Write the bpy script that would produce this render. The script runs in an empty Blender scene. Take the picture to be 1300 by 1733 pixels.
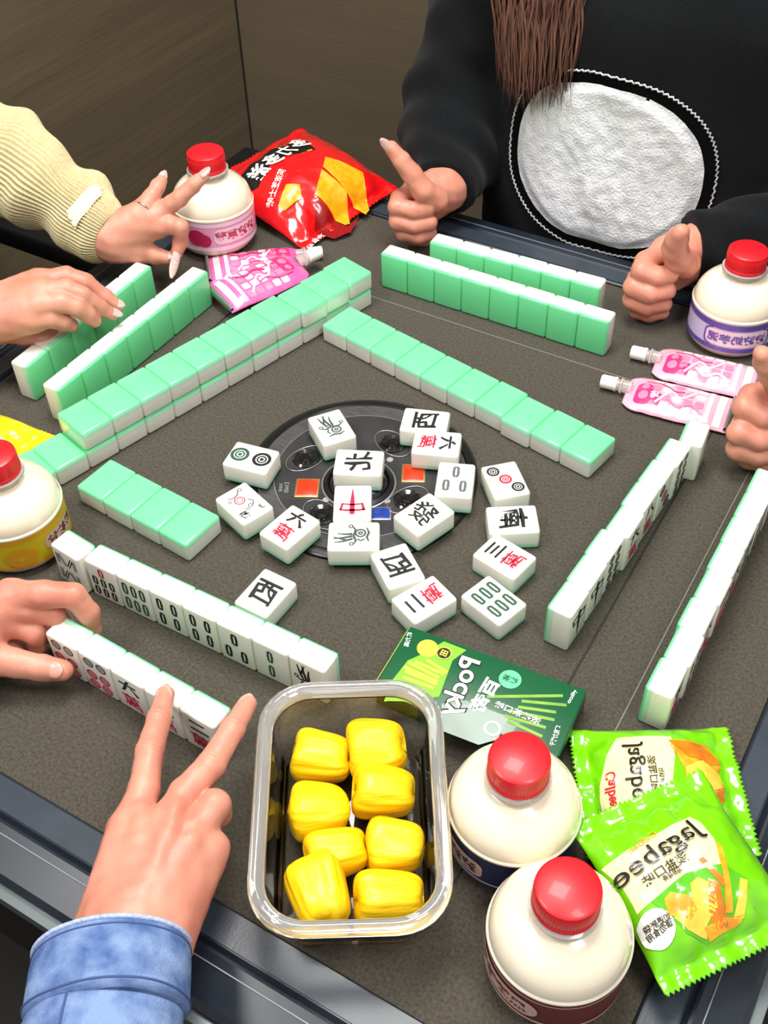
import bpy, bmesh, math, random
import numpy as np
from mathutils import Matrix, Vector, noise

scene = bpy.context.scene
COL = scene.collection
rnd = random.Random(7)

# ------------------------------------------------------------------ camera, world, lights, exposure
# metres; the playing surface of the table is z = 0, its centre plate is at the origin
cam_d = bpy.data.cameras.new('camera')
cam = bpy.data.objects.new('camera', cam_d)
COL.objects.link(cam)
cam.matrix_world = Matrix(((0.861440, -0.348686, 0.369242, 0.39261),
                           (0.507310, 0.624642, -0.593683, -0.59622),
                           (-0.023635, 0.698742, 0.714983, 0.68401),
                           (0, 0, 0, 1)))
cam_d.sensor_fit = 'VERTICAL'
cam_d.sensor_height = 36.0
cam_d.lens = 1879.45 * 36.0 / 1733.0
cam_d.clip_start = 0.02
scene.camera = cam

world = bpy.data.worlds.new('world')
scene.world = world
world.use_nodes = True
bg = world.node_tree.nodes['Background']
bg.inputs[0].default_value = (1.0, 0.97, 0.93, 1)
bg.inputs[1].default_value = 0.42

def area_light(name, loc, target, size, size_y, power, col=(1, 1, 1)):
    d = bpy.data.lights.new(name, 'AREA')
    d.shape = 'RECTANGLE'; d.size = size; d.size_y = size_y; d.energy = power; d.color = col
    o = bpy.data.objects.new(name, d); COL.objects.link(o)
    o.location = loc
    o.rotation_euler = (Vector(target) - Vector(loc)).to_track_quat('-Z', 'Y').to_euler()
    return o
area_light('ceiling_lamp_light', (-0.05, 0.15, 1.55), (-0.05, 0.1, 0), 0.55, 0.55, 21, (1.0, 0.97, 0.92))
area_light('ceiling_lamp_light', (-0.5, -0.75, 1.5), (0, 0, 0), 0.5, 0.3, 11, (1.0, 0.98, 0.95))
area_light('ceiling_lamp_light', (0.85, -0.35, 1.5), (0.1, 0, 0), 0.3, 0.5, 9, (1.0, 0.98, 0.95))

vs = scene.view_settings
vs.view_transform = 'Standard'
vs.look = 'None'
vs.gamma = 1.0
vs.use_curve_mapping = False
vs.exposure = 0.35

# ------------------------------------------------------------------ helpers
def lin(c):
    return tuple(((x / 255) / 12.92 if x / 255 <= 0.04045 else ((x / 255 + 0.055) / 1.055) ** 2.4) for x in c) + (1.0,)

def mat(name, rgb, rough=0.5, rgb2=None, nscale=60.0, detail=4.0, bump=0.0, bscale=300.0, metal=0.0, trans=0.0,
        ior=1.45, coat=0.0, sss=0.0, sss_rad=(0.01, 0.004, 0.002), spec=0.5, lo=0.35, hi=0.65, stretch=None, emit=0.0, alpha=1.0, sheen=0.0):
    m = bpy.data.materials.new(name)
    m.use_nodes = True
    nt = m.node_tree; n = nt.nodes; l = nt.links
    b = n['Principled BSDF']
    b.inputs['Base Color'].default_value = lin(rgb)
    b.inputs['Roughness'].default_value = rough
    b.inputs['Metallic'].default_value = metal
    b.inputs['IOR'].default_value = ior
    b.inputs['Transmission Weight'].default_value = trans
    b.inputs['Coat Weight'].default_value = coat
    b.inputs['Coat Roughness'].default_value = 0.05
    b.inputs['Specular IOR Level'].default_value = spec
    b.inputs['Alpha'].default_value = alpha
    b.inputs['Sheen Weight'].default_value = sheen
    if sss:
        b.inputs['Subsurface Weight'].default_value = sss
        b.inputs['Subsurface Radius'].default_value = sss_rad
        b.inputs['Subsurface Scale'].default_value = 1.0
    if emit:
        b.inputs['Emission Color'].default_value = lin(rgb)
        b.inputs['Emission Strength'].default_value = emit
    tc = n.new('ShaderNodeTexCoord')
    vec = tc.outputs['Object']
    if stretch:
        mp = n.new('ShaderNodeMapping'); mp.inputs['Scale'].default_value = stretch
        l.new(vec, mp.inputs['Vector']); vec = mp.outputs['Vector']
    if rgb2:
        t = n.new('ShaderNodeTexNoise'); t.inputs['Scale'].default_value = nscale; t.inputs['Detail'].default_value = detail
        l.new(vec, t.inputs['Vector'])
        r = n.new('ShaderNodeValToRGB')
        r.color_ramp.elements[0].position = lo; r.color_ramp.elements[1].position = hi
        r.color_ramp.elements[0].color = lin(rgb); r.color_ramp.elements[1].color = lin(rgb2)
        l.new(t.outputs['Fac'], r.inputs['Fac']); l.new(r.outputs['Color'], b.inputs['Base Color'])
    if bump:
        t2 = n.new('ShaderNodeTexNoise'); t2.inputs['Scale'].default_value = bscale; t2.inputs['Detail'].default_value = 3
        l.new(vec, t2.inputs['Vector'])
        bp = n.new('ShaderNodeBump'); bp.inputs['Strength'].default_value = bump; bp.inputs['Distance'].default_value = 0.002
        l.new(t2.outputs['Fac'], bp.inputs['Height']); l.new(bp.outputs['Normal'], b.inputs['Normal'])
    return m

def set_props(o, label, cat, group=None, kind=None):
    if label: o['label'] = label
    if cat: o['category'] = cat
    if group: o['group'] = group
    if kind: o['kind'] = kind
    return o

def thing(name, label, cat, loc=(0, 0, 0), rot=(0, 0, 0), group=None):
    o = bpy.data.objects.new(name, None); COL.objects.link(o)
    o.empty_display_size = 0.02
    o.location = loc; o.rotation_euler = rot
    return set_props(o, label, cat, group)

def mesh_from(name, v, f, smooth=True):
    me = bpy.data.meshes.new(name)
    me.from_pydata([tuple(map(float, p)) for p in v], [], [tuple(map(int, q)) for q in f])
    me.update()
    if smooth:
        me.polygons.foreach_set('use_smooth', [True] * len(me.polygons))
    return me

def fix_normals(me):
    bm = bmesh.new(); bm.from_mesh(me)
    bmesh.ops.recalc_face_normals(bm, faces=bm.faces[:])
    bm.to_mesh(me); bm.free()
    return me

def obj(name, me, m, parent=None, world=False, matrix=None, label=None):
    """links a mesh as one object; world=True: the vertices are in world space and the parent is an unrotated Empty"""
    o = bpy.data.objects.new(name, me); COL.objects.link(o)
    if m is not None and not me.materials:
        me.materials.append(m)
    if parent is not None:
        o.parent = parent
        if world:
            o.location = -Vector(parent.location)
    if matrix is not None:
        o.matrix_local = matrix
    if label: o['label'] = label
    return o

def bm_mesh(name, bm, smooth=False):
    me = bpy.data.meshes.new(name); bm.to_mesh(me); bm.free()
    if smooth:
        me.polygons.foreach_set('use_smooth', [True] * len(me.polygons))
    return me

def auto_smooth(me, deg=35):
    me.polygons.foreach_set('use_smooth', [True] * len(me.polygons))
    try:
        me.set_sharp_from_angle(angle=math.radians(deg))
    except Exception:
        pass
    return me

def box_bm(sx, sy, sz, bev=0.0, seg=2, c=(0, 0, 0)):
    bm = bmesh.new()
    bmesh.ops.create_cube(bm, size=1.0)
    for v in bm.verts:
        v.co = Vector((v.co.x * sx + c[0], v.co.y * sy + c[1], v.co.z * sz + c[2]))
    if bev:
        bmesh.ops.bevel(bm, geom=bm.edges[:], offset=bev, segments=seg, affect='EDGES', profile=0.5)
    return bm

def box_me(name, sx, sy, sz, bev=0.0, seg=2, c=(0, 0, 0)):
    return auto_smooth(bm_mesh(name, box_bm(sx, sy, sz, bev, seg, c)), 50)

def lathe_me(name, prof, n=64, a0=0.0, a1=2 * math.pi, uoff=None):
    v, f = [], []
    full = abs(a1 - a0 - 2 * math.pi) < 1e-6
    cols = n if full else n + 1
    for (r, z) in prof:
        for k in range(cols):
            a = a0 + (a1 - a0) * k / n
            v.append((r * math.cos(a), r * math.sin(a), z))
    for i in range(len(prof) - 1):
        for k in range(n):
            k2 = (k + 1) % cols
            f.append((i * cols + k, i * cols + k2, (i + 1) * cols + k2, (i + 1) * cols + k))
    me = mesh_from(name, v, f)
    bm = bmesh.new(); bm.from_mesh(me)
    bmesh.ops.remove_doubles(bm, verts=bm.verts[:], dist=1e-6)
    bmesh.ops.recalc_face_normals(bm, faces=bm.faces[:])
    bm.to_mesh(me); bm.free()
    return auto_smooth(me, 40)

def tube(path, rad, n=12, cap=True):
    """path: list of 3D points, rad: number or list. returns verts, faces"""
    P = [Vector(p) for p in path]
    R = rad if isinstance(rad, (list, tuple)) else [rad] * len(P)
    v, f = [], []
    t0 = (P[1] - P[0]).normalized()
    up = Vector((0, 0, 1)) if abs(t0.z) < 0.9 else Vector((1, 0, 0))
    x = t0.cross(up).normalized(); 
    for i, p in enumerate(P):
        t = (P[min(i + 1, len(P) - 1)] - P[max(i - 1, 0)]).normalized()
        x = (x - t * x.dot(t)).normalized(); y = t.cross(x)
        for k in range(n):
            a = 2 * math.pi * k / n
            v.append(p + (x * math.cos(a) + y * math.sin(a)) * R[i])
    for i in range(len(P) - 1):
        for k in range(n):
            f.append((i * n + k, i * n + (k + 1) % n, (i + 1) * n + (k + 1) % n, (i + 1) * n + k))
    if cap:
        f.append(tuple(range(n))[::-1]); f.append(tuple((len(P) - 1) * n + k for k in range(n)))
    return v, f

def spline(pts, n):
    """Catmull-Rom through pts (tuples of any length), n samples per span"""
    P = [np.array(p, float) for p in pts]
    P = [2 * P[0] - P[1]] + P + [2 * P[-1] - P[-2]]
    out = []
    for i in range(1, len(P) - 2):
        for k in range(n):
            t = k / n
            out.append(0.5 * ((2 * P[i]) + (-P[i - 1] + P[i + 1]) * t + (2 * P[i - 1] - 5 * P[i] + 4 * P[i + 1] - P[i + 2]) * t * t
                              + (-P[i - 1] + 3 * P[i] - 3 * P[i + 1] + P[i + 2]) * t ** 3))
    out.append(P[-2])
    return out

def merge(parts):
    V, F = [], []
    for v, f in parts:
        b = len(V); V += list(v); F += [tuple(i + b for i in q) for q in f]
    return V, F

# ---- implicit surfaces (round cones, smooth unions) turned into meshes with surface nets
def smin(a, b, k):
    h = np.clip(0.5 + 0.5 * (b - a) / k, 0, 1)
    return b + (a - b) * h - k * h * (1 - h)

def d_cone(X, a, ra, b, rb):
    a = np.array(a[:3]); b = np.array(b[:3]); ab = b - a
    t = np.clip(((X - a) @ ab) / max(ab @ ab, 1e-12), 0, 1)
    return np.linalg.norm(X - a - t[..., None] * ab, axis=-1) - (ra + (rb - ra) * t)

def d_chain(X, pts, k):
    """pts: (x, y, z, r)"""
    d = None
    for p, q in zip(pts[:-1], pts[1:]):
        e = d_cone(X, p, p[3], q, q[3])
        d = e if d is None else smin(d, e, k)
    return d

def surface_nets(fn, lo, hi, h, B=6):
    """fn(points) -> signed distance; only blocks of the grid near the surface are sampled"""
    lo = np.array(lo) - 2 * h; hi = np.array(hi) + 2 * h
    nb = np.ceil((hi - lo) / h / B).astype(int) + 1
    n = nb * B
    bc = np.stack(np.meshgrid(*[np.arange(k) for k in nb], indexing='ij'), -1).reshape(-1, 3)
    d = fn(lo + h * (bc * B + (B - 1) / 2))
    V = np.repeat(np.repeat(np.repeat(d.reshape(nb), B, 0), B, 1), B, 2)
    near = bc[np.abs(d) < h * B * 0.9 * 1.35]
    sub = np.stack(np.meshgrid(*[np.arange(B)] * 3, indexing='ij'), -1).reshape(-1, 3)
    for s in range(0, len(near), 1500):
        g = (near[s:s + 1500, None, :] * B + sub[None]).reshape(-1, 3)
        V[g[:, 0], g[:, 1], g[:, 2]] = fn(lo + h * g)
    ins = V < 0
    cs = tuple(n - 1)
    s = np.zeros(cs, np.uint8)
    C = [(i, j, k) for i in (0, 1) for j in (0, 1) for k in (0, 1)]
    for c in C:
        s += ins[c[0]:c[0] + cs[0], c[1]:c[1] + cs[1], c[2]:c[2] + cs[2]]
    cell = np.argwhere((s > 0) & (s < 8))
    idx = -np.ones(cs, int); idx[cell[:, 0], cell[:, 1], cell[:, 2]] = np.arange(len(cell))
    cnt = np.zeros(len(cell)); acc = np.zeros((len(cell), 3))
    val = {c: V[cell[:, 0] + c[0], cell[:, 1] + c[1], cell[:, 2] + c[2]] for c in C}
    for a in C:
        for k in range(3):
            if a[k] == 0:
                b = list(a); b[k] = 1
                va, vb = val[a], val[tuple(b)]
                m = (va < 0) != (vb < 0)
                t = np.where(m, va / np.where(m, va - vb, 1), 0)
                off = np.tile(np.array(a, float), (len(cell), 1)); off[:, k] += t
                acc += np.where(m[:, None], off, 0); cnt += m
    verts = lo + h * (cell + acc / cnt[:, None])
    F = []
    for k in range(3):
        e, g = [(1, 2), (2, 0), (0, 1)][k]
        s0 = [slice(1, cs[0]), slice(1, cs[1]), slice(1, cs[2])]; s0[k] = slice(0, cs[k])
        s1 = list(s0); s1[k] = slice(1, cs[k] + 1)
        a = ins[tuple(s0)]; b = ins[tuple(s1)]
        base = np.array([0 if q == k else 1 for q in range(3)])
        for m, o in ((a & ~b, 1), (b & ~a, -1)):
            G = np.argwhere(m) + base
            q = []
            for de, dg in ((1, 1), (0, 1), (0, 0), (1, 0)):
                H = G.copy(); H[:, e] -= de; H[:, g] -= dg
                q.append(idx[H[:, 0], H[:, 1], H[:, 2]])
            F.append(np.stack(q, -1)[:, ::o])
    F = np.concatenate(F)
    return verts, F[(F >= 0).all(1)]

def np_mesh(name, v, f, smooth=True):
    me = bpy.data.meshes.new(name)
    me.vertices.add(len(v)); me.vertices.foreach_set('co', np.asarray(v, float).ravel())
    f = np.asarray(f)
    me.loops.add(f.size); me.loops.foreach_set('vertex_index', f.ravel())
    me.polygons.add(len(f)); me.polygons.foreach_set('loop_start', np.arange(0, f.size, f.shape[1]))
    me.update(calc_edges=True); me.validate()
    if smooth:
        me.polygons.foreach_set('use_smooth', [True] * len(me.polygons))
    return me

# ---- flat print: lettering and polygons as thin geometry that follows a surface
_font = bpy.data.curves.new('lettering_source', 'FONT')
_font_ob = bpy.data.objects.new('lettering_source', _font); COL.objects.link(_font_ob)
_cache = {}
def text2d(body, size=1.0, bold=0.0, res=3):
    """list of 2D verts and faces of a line of lettering, centred on its bounding box, unit height = size"""
    key = (body, bold, res)
    if key not in _cache:
        _font.body = body; _font.size = 1.0; _font.offset = bold; _font.resolution_u = res
        bpy.context.view_layer.update()
        me = bpy.data.meshes.new_from_object(_font_ob.evaluated_get(bpy.context.evaluated_depsgraph_get()))
        v = np.array([(p.co.x, p.co.y) for p in me.vertices]); f = [tuple(p.vertices) for p in me.polygons]
        bpy.data.meshes.remove(me)
        c = (v.min(0) + v.max(0)) / 2
        _cache[key] = (v - c, f)
    v, f = _cache[key]
    return v * size, f

def poly2d(pts, step=None):
    """triangulated polygon; edges longer than step are cut so that it can follow a curved surface"""
    bm = bmesh.new()
    vs_ = [bm.verts.new((p[0], p[1], 0)) for p in pts]
    bm.faces.new(vs_)
    bmesh.ops.triangulate(bm, faces=bm.faces[:])
    if step:
        for _ in range(6):
            e = [x for x in bm.edges if x.calc_length() > step]
            if not e: break
            bmesh.ops.subdivide_edges(bm, edges=e, cuts=1)
            bmesh.ops.triangulate(bm, faces=bm.faces[:])
    bm.verts.index_update()
    v = np.array([(q.co.x, q.co.y) for q in bm.verts]); f = [tuple(x.index for x in q.verts) for q in bm.faces]
    bm.free()
    return v, f

def rounded(cx, cy, w, h, r, n=5, ang=0):
    out = []
    for (sx, sy, a0) in ((1, 1, 0), (-1, 1, 90), (-1, -1, 180), (1, -1, 270)):
        for k in range(n + 1):
            a = math.radians(a0 + 90 * k / n)
            out.append((sx * (w / 2 - r) + r * math.cos(a), sy * (h / 2 - r) + r * math.sin(a)))
    c, s = math.cos(ang), math.sin(ang)
    return [(cx + x * c - y * s, cy + x * s + y * c) for x, y in out]

def ellipse(cx, cy, rx, ry, n=24, ang=0):
    c, s = math.cos(ang), math.sin(ang)
    return [(cx + rx * math.cos(t) * c - ry * math.sin(t) * s, cy + rx * math.cos(t) * s + ry * math.sin(t) * c)
            for t in [2 * math.pi * k / n for k in range(n)]]

def ring2d(cx, cy, ro, ri, n=24):
    v = [(cx + r * math.cos(2 * math.pi * k / n), cy + r * math.sin(2 * math.pi * k / n)) for r in (ro, ri) for k in range(n)]
    return np.array(v), [(k, (k + 1) % n, n + (k + 1) % n, n + k) for k in range(n)]

def stroke2d(pts, w, taper=False):
    """a ribbon along a polyline"""
    P = [np.array(p, float) for p in pts]; v = []
    for i, p in enumerate(P):
        t = P[min(i + 1, len(P) - 1)] - P[max(i - 1, 0)]; t = t / (np.linalg.norm(t) + 1e-9)
        n_ = np.array((-t[1], t[0])); ww = w[i] if isinstance(w, (list, tuple)) else w
        v += [p + n_ * ww / 2, p - n_ * ww / 2]
    return np.array(v), [(2 * i, 2 * i + 1, 2 * i + 3, 2 * i + 2) for i in range(len(P) - 1)]

def place2d(vf, o, xd, yd):
    v, f = vf
    return np.array([(o[0] + p[0] * xd[0] + p[1] * yd[0], o[1] + p[0] * xd[1] + p[1] * yd[1]) for p in v]), f

def decal(name, shapes, fn, m, parent):
    """shapes: list of (verts2d, faces); fn maps (x, y) to a point of the surface"""
    V, F = merge([([fn(p[0], p[1]) for p in v], f) for v, f in shapes])
    me = mesh_from(name, V, F, True)
    return obj(name, me, m, parent)

def unit(p, q):
    d = np.array(q, float) - np.array(p, float); n_ = np.linalg.norm(d)
    return d / n_, n_

# ------------------------------------------------------------------ materials
M = {}
M['felt'] = mat('felt', (58, 54, 47), 0.85, (84, 79, 69), 420, 5, bump=0.35, bscale=900, lo=0.3, hi=0.72, sheen=0.15, spec=0.2)
M['slot'] = mat('slot', (30, 28, 27), 0.7)
M['seam'] = mat('seam', (118, 112, 104), 0.6)
M['frame'] = mat('frame', (46, 54, 64), 0.34, (52, 60, 70), 40, bump=0.05, bscale=500)
M['frame_dark'] = mat('frame_dark', (26, 33, 43), 0.32, (32, 39, 49), 30)
M['frame_black'] = mat('frame_black', (14, 15, 18), 0.35)
M['trim'] = mat('trim', (118, 128, 130), 0.3, metal=0.6)
M['groove'] = mat('groove', (120, 128, 140), 0.4)
M['wall'] = mat('wall', (110, 97, 76), 0.6, (98, 87, 68), 3.0, 8, bump=0.35, bscale=10, stretch=(1, 0.8, 12), lo=0.3, hi=0.7, spec=0.25)
M['wall_b'] = mat('wall_b', (108, 96, 77), 0.62, (100, 89, 71), 3.0, 6, bump=0.2, bscale=30, stretch=(0.9, 1, 9), lo=0.3, hi=0.7, spec=0.25)
M['wall_seam'] = mat('wall_seam', (40, 35, 28), 0.7)
M['floor'] = mat('floor', (36, 33, 31), 0.6, (44, 41, 38), 8)
M['chair'] = mat('chair', (12, 12, 14), 0.5)
M['ivory'] = mat('ivory', (240, 239, 230), 0.22, (234, 233, 222), 30, coat=0.25, sss=0.12, sss_rad=(0.004, 0.003, 0.002))
M['mint_pale'] = mat('mint_pale', (190, 235, 213), 0.24, (183, 231, 207), 30, coat=0.25)
M['mint'] = mat('mint', (119, 227, 160), 0.3, (112, 222, 152), 30, coat=0.25, sss=0.1, sss_rad=(0.002, 0.004, 0.003))
M['ink_black'] = mat('ink_black', (22, 22, 24), 0.5)
M['ink_red'] = mat('ink_red', (196, 26, 62), 0.5)
M['ink_bird'] = mat('ink_bird', (62, 78, 70), 0.5)
M['ink_grey'] = mat('ink_grey', (92, 98, 96), 0.5)
M['ink_green'] = mat('ink_green', (40, 82, 62), 0.5)
M['plate'] = mat('plate', (46, 46, 47), 0.35, (54, 54, 55), 60)
M['plate_rim'] = mat('plate_rim', (20, 20, 22), 0.3)
M['plate_wood'] = mat('plate_wood', (62, 61, 62), 0.4, (76, 75, 75), 40, stretch=(1, 8, 1))
M['button_red'] = mat('button_red', (236, 52, 22), 0.3, coat=0.4)
M['gold'] = mat('gold', (200, 165, 110), 0.3, metal=0.8)
M['silver'] = mat('silver', (170, 170, 172), 0.3, metal=0.8)
M['dome'] = mat('dome', (22, 26, 34), 0.06, coat=0.8)
M['black_gloss'] = mat('black_gloss', (18, 18, 20), 0.12, coat=0.7)
M['white_plastic'] = mat('white_plastic', (236, 234, 230), 0.35)
M['print_pale'] = mat('print_pale', (150, 150, 148), 0.5)
M['screen_blue'] = mat('screen_blue', (30, 60, 150), 0.2, coat=0.5)
M['milk'] = mat('milk', (244, 234, 212), 0.16, (240, 228, 204), 12, coat=0.9, sss=0.25, sss_rad=(0.006, 0.005, 0.004))
M['clear'] = mat('clear', (250, 246, 242), 0.05, trans=0.72, ior=1.35)
M['clear_rim'] = mat('clear_rim', (250, 250, 248), 0.03, trans=0.84, ior=1.5, coat=1.0)
M['glass'] = mat('glass', (252, 252, 250), 0.0, trans=1.0, ior=1.42)
M['cap'] = mat('cap', (222, 26, 38), 0.4, (216, 22, 34), 20, coat=0.12)
M['jackfruit'] = mat('jackfruit', (250, 208, 8), 0.42, (242, 190, 4), 45, 3, bump=0.5, bscale=180, coat=0.12, sss=0.15, sss_rad=(0.006, 0.004, 0.001), stretch=(0.22, 1.5, 1.5))
M['skin'] = mat('skin', (216, 150, 128), 0.42, (196, 122, 102), 24, 5, bump=0.12, bscale=700, sss=0.18, sss_rad=(0.008, 0.003, 0.0015), lo=0.3, hi=0.7)
M['skin_b'] = mat('skin_b', (216, 154, 132), 0.42, (196, 126, 106), 24, 5, bump=0.12, bscale=700, sss=0.18, sss_rad=(0.008, 0.003, 0.0015), lo=0.3, hi=0.7)
M['nail'] = mat('nail', (226, 160, 146), 0.2, coat=0.6)
M['nail_white'] = mat('nail_white', (214, 188, 178), 0.1, (188, 164, 158), 300, coat=0.9)
M['nail_pink'] = mat('nail_pink', (206, 160, 154), 0.15, coat=0.9)
M['ring'] = mat('ring', (220, 200, 180), 0.18, metal=1.0)
M['cream_knit'] = mat('cream_knit', (210, 196, 154), 0.85, (194, 180, 138), 300, bump=0.4, bscale=900, sheen=0.3, spec=0.2)
M['cream_patch'] = mat('cream_patch', (232, 226, 204), 0.7, bump=0.2, bscale=600)
M['denim'] = mat('denim', (74, 102, 158), 0.85, (134, 158, 202), 48, 8, bump=0.6, bscale=1400, lo=0.36, hi=0.60, spec=0.2)
M['denim_edge'] = mat('denim_edge', (186, 200, 224), 0.85, (150, 170, 210), 400, bump=0.4, bscale=1500)
M['stitch'] = mat('stitch', (66, 84, 132), 0.8)
M['black_knit'] = mat('black_knit', (15, 17, 19), 0.9, (20, 22, 25), 500, bump=0.4, bscale=900, sheen=0.06, spec=0.12)
M['black_yarn'] = mat('black_yarn', (10, 11, 12), 0.95, bump=0.5, bscale=1200, spec=0.1)
M['plush'] = mat('plush', (232, 234, 238), 0.95, (214, 217, 222), 90, 5, bump=0.8, bscale=420, sheen=0.4, spec=0.15)
M['yarn'] = mat('yarn', (232, 232, 234), 0.9, (150, 150, 152), 500, bump=0.6, bscale=800)
M['hair'] = mat('hair', (80, 52, 43), 0.4, (120, 82, 68), 60, 3, stretch=(6, 6, 0.5), spec=0.5)
M['dark_sleeve'] = mat('dark_sleeve', (30, 32, 38), 0.85, bump=0.3)
# wrappers and packets
M['bag_green'] = mat('bag_green', (118, 206, 10), 0.18, (110, 198, 8), 30, coat=0.9, bump=0.05, bscale=60)
M['bag_green_dark'] = mat('bag_green_dark', (84, 178, 20), 0.25, coat=0.5)
M['bag_cream'] = mat('bag_cream', (240, 230, 176), 0.18, coat=0.9)
M['bag_white'] = mat('bag_white', (236, 236, 232), 0.25, coat=0.5)
M['chip'] = mat('chip', (240, 178, 40), 0.3, (226, 140, 24), 120, coat=0.5)
M['chip_dark'] = mat('chip_dark', (214, 130, 24), 0.3, (196, 104, 22), 120, coat=0.5)
M['chip_pale'] = mat('chip_pale', (246, 206, 84), 0.3, (240, 186, 60), 120, coat=0.5)
M['print_black'] = mat('print_black', (22, 20, 20), 0.3, coat=0.4)
M['print_brown'] = mat('print_brown', (72, 66, 44), 0.3, coat=0.4)
M['print_red'] = mat('print_red', (206, 40, 50), 0.3, coat=0.4)
M['print_white'] = mat('print_white', (244, 244, 240), 0.3, coat=0.4)
M['bag_red'] = mat('bag_red', (222, 20, 26), 0.2, (212, 14, 20), 30, coat=0.7, bump=0.06, bscale=50)
M['bag_dark_red'] = mat('bag_dark_red', (142, 12, 18), 0.25, coat=0.5)
M['bag_yellow'] = mat('bag_yellow', (244, 226, 24), 0.22, coat=0.5)
M['nacho'] = mat('nacho', (246, 176, 26), 0.35, (236, 150, 18), 160, coat=0.4)
M['box_green'] = mat('box_green', (12, 88, 52), 0.35, (10, 80, 46), 8, coat=0.3)
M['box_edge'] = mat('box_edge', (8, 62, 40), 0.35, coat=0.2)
M['box_lime'] = mat('box_lime', (122, 196, 40), 0.35, coat=0.3)
M['box_grey'] = mat('box_grey', (150, 166, 158), 0.35, coat=0.3)
M['stick'] = mat('stick', (208, 196, 66), 0.35, (190, 176, 50), 60, coat=0.3)
M['stick_green'] = mat('stick_green', (132, 176, 62), 0.35, (112, 158, 50), 60, coat=0.3)
M['seal_gold'] = mat('seal_gold', (226, 206, 60), 0.35, coat=0.3)
M['seal_mint'] = mat('seal_mint', (96, 200, 150), 0.35, coat=0.3)
M['pouch_pink'] = mat('pouch_pink', (240, 178, 196), 0.22, (236, 164, 186), 40, coat=0.6)
M['pouch_magenta'] = mat('pouch_magenta', (224, 52, 120), 0.25, coat=0.5)
M['pouch_rose'] = mat('pouch_rose', (228, 132, 166), 0.25, coat=0.5)
M['pouch_pale'] = mat('pouch_pale', (248, 226, 230), 0.25, coat=0.5)
M['pouch_hot'] = mat('pouch_hot', (226, 112, 176), 0.22, (220, 96, 164), 40, coat=0.6)
M['foil'] = mat('foil', (190, 188, 186), 0.25, metal=0.85)
for n_, c_ in (('navy', (30, 36, 78)), ('maroon', (104, 34, 34)), ('pink', (236, 168, 206)), ('purple', (96, 76, 164)), ('yellow', (210, 190, 24)),
               ('lilac', (206, 196, 232)), ('pale_pink', (246, 214, 230)), ('blush', (214, 178, 168)), ('orange', (224, 160, 30)), ('rose_red', (196, 40, 90))):
    M['label_' + n_] = mat('label_' + n_, c_, 0.3, coat=0.4)

# ------------------------------------------------------------------ the setting
def struct(name, me, m, label=None):
    o = obj(name, me, m); o['kind'] = 'structure'
    if label: o['label'] = label
    return o
FLOOR_Z = -0.76
struct('floor', box_me('floor', 3.2, 3.4, 0.05, c=(0.35, -0.4, FLOOR_Z - 0.025)), M['floor'], 'dark floor under the game table')
struct('wall_left', box_me('wall_left', 0.05, 3.1, 2.3, c=(-0.875, -0.575, FLOOR_Z + 1.15)), M['wall'], 'dark brown wood-grained wall on the left')
struct('wall_back', box_me('wall_back', 2.8, 0.05, 2.3, c=(0.5, 0.995, FLOOR_Z + 1.15)), M['wall_b'], 'plain dark brown wall behind the seated player')
tr = struct('trim_1', box_me('trim_1', 0.003, 0.003, 2.3, c=(-0.8485, 0.9685, FLOOR_Z + 1.15)), M['wall_seam'], 'thin dark joint where the two walls meet')

# the automatic game table
TB = thing('mahjong_table', 'square dark grey mahjong table with blue-grey plastic frame', 'table', (0, 0, FLOOR_Z))
A = 0.382
def tb(name, me, m, label=None): return obj(name, me, m, TB, world=True, label=label)
tb('playing_surface', box_me('playing_surface', 2 * A, 2 * A, 0.02, c=(0, 0, -0.01)), M['felt'], 'dark grey felt playing surface')
def frame_side(k):
    """mitred frame side: cross-section swept along one edge of the square"""
    prof = [(A + 0.0005, -0.02), (A + 0.0005, 0.0015), (A + 0.002, 0.003), (A + 0.024, 0.003), (A + 0.026, 0.0005), (A + 0.028, 0.003),
            (A + 0.030, 0.0035), (A + 0.056, -0.003), (A + 0.060, -0.008), (A + 0.060, -0.055), (A + 0.02, -0.06), (A + 0.0005, -0.05)]
    v, f = [], []
    n = len(prof)
    for s in (-1, 1):
        for (d, z) in prof:
            v.append((s * d, -d, z))
    for i in range(n):
        f.append((i, (i + 1) % n, n + (i + 1) % n, n + i))
    c, s_ = math.cos(k * math.pi / 2), math.sin(k * math.pi / 2)
    v = [(x * c - y * s_, x * s_ + y * c, z) for x, y, z in v]
    me = fix_normals(mesh_from('frame_side', v, f, False))
    return me
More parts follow.
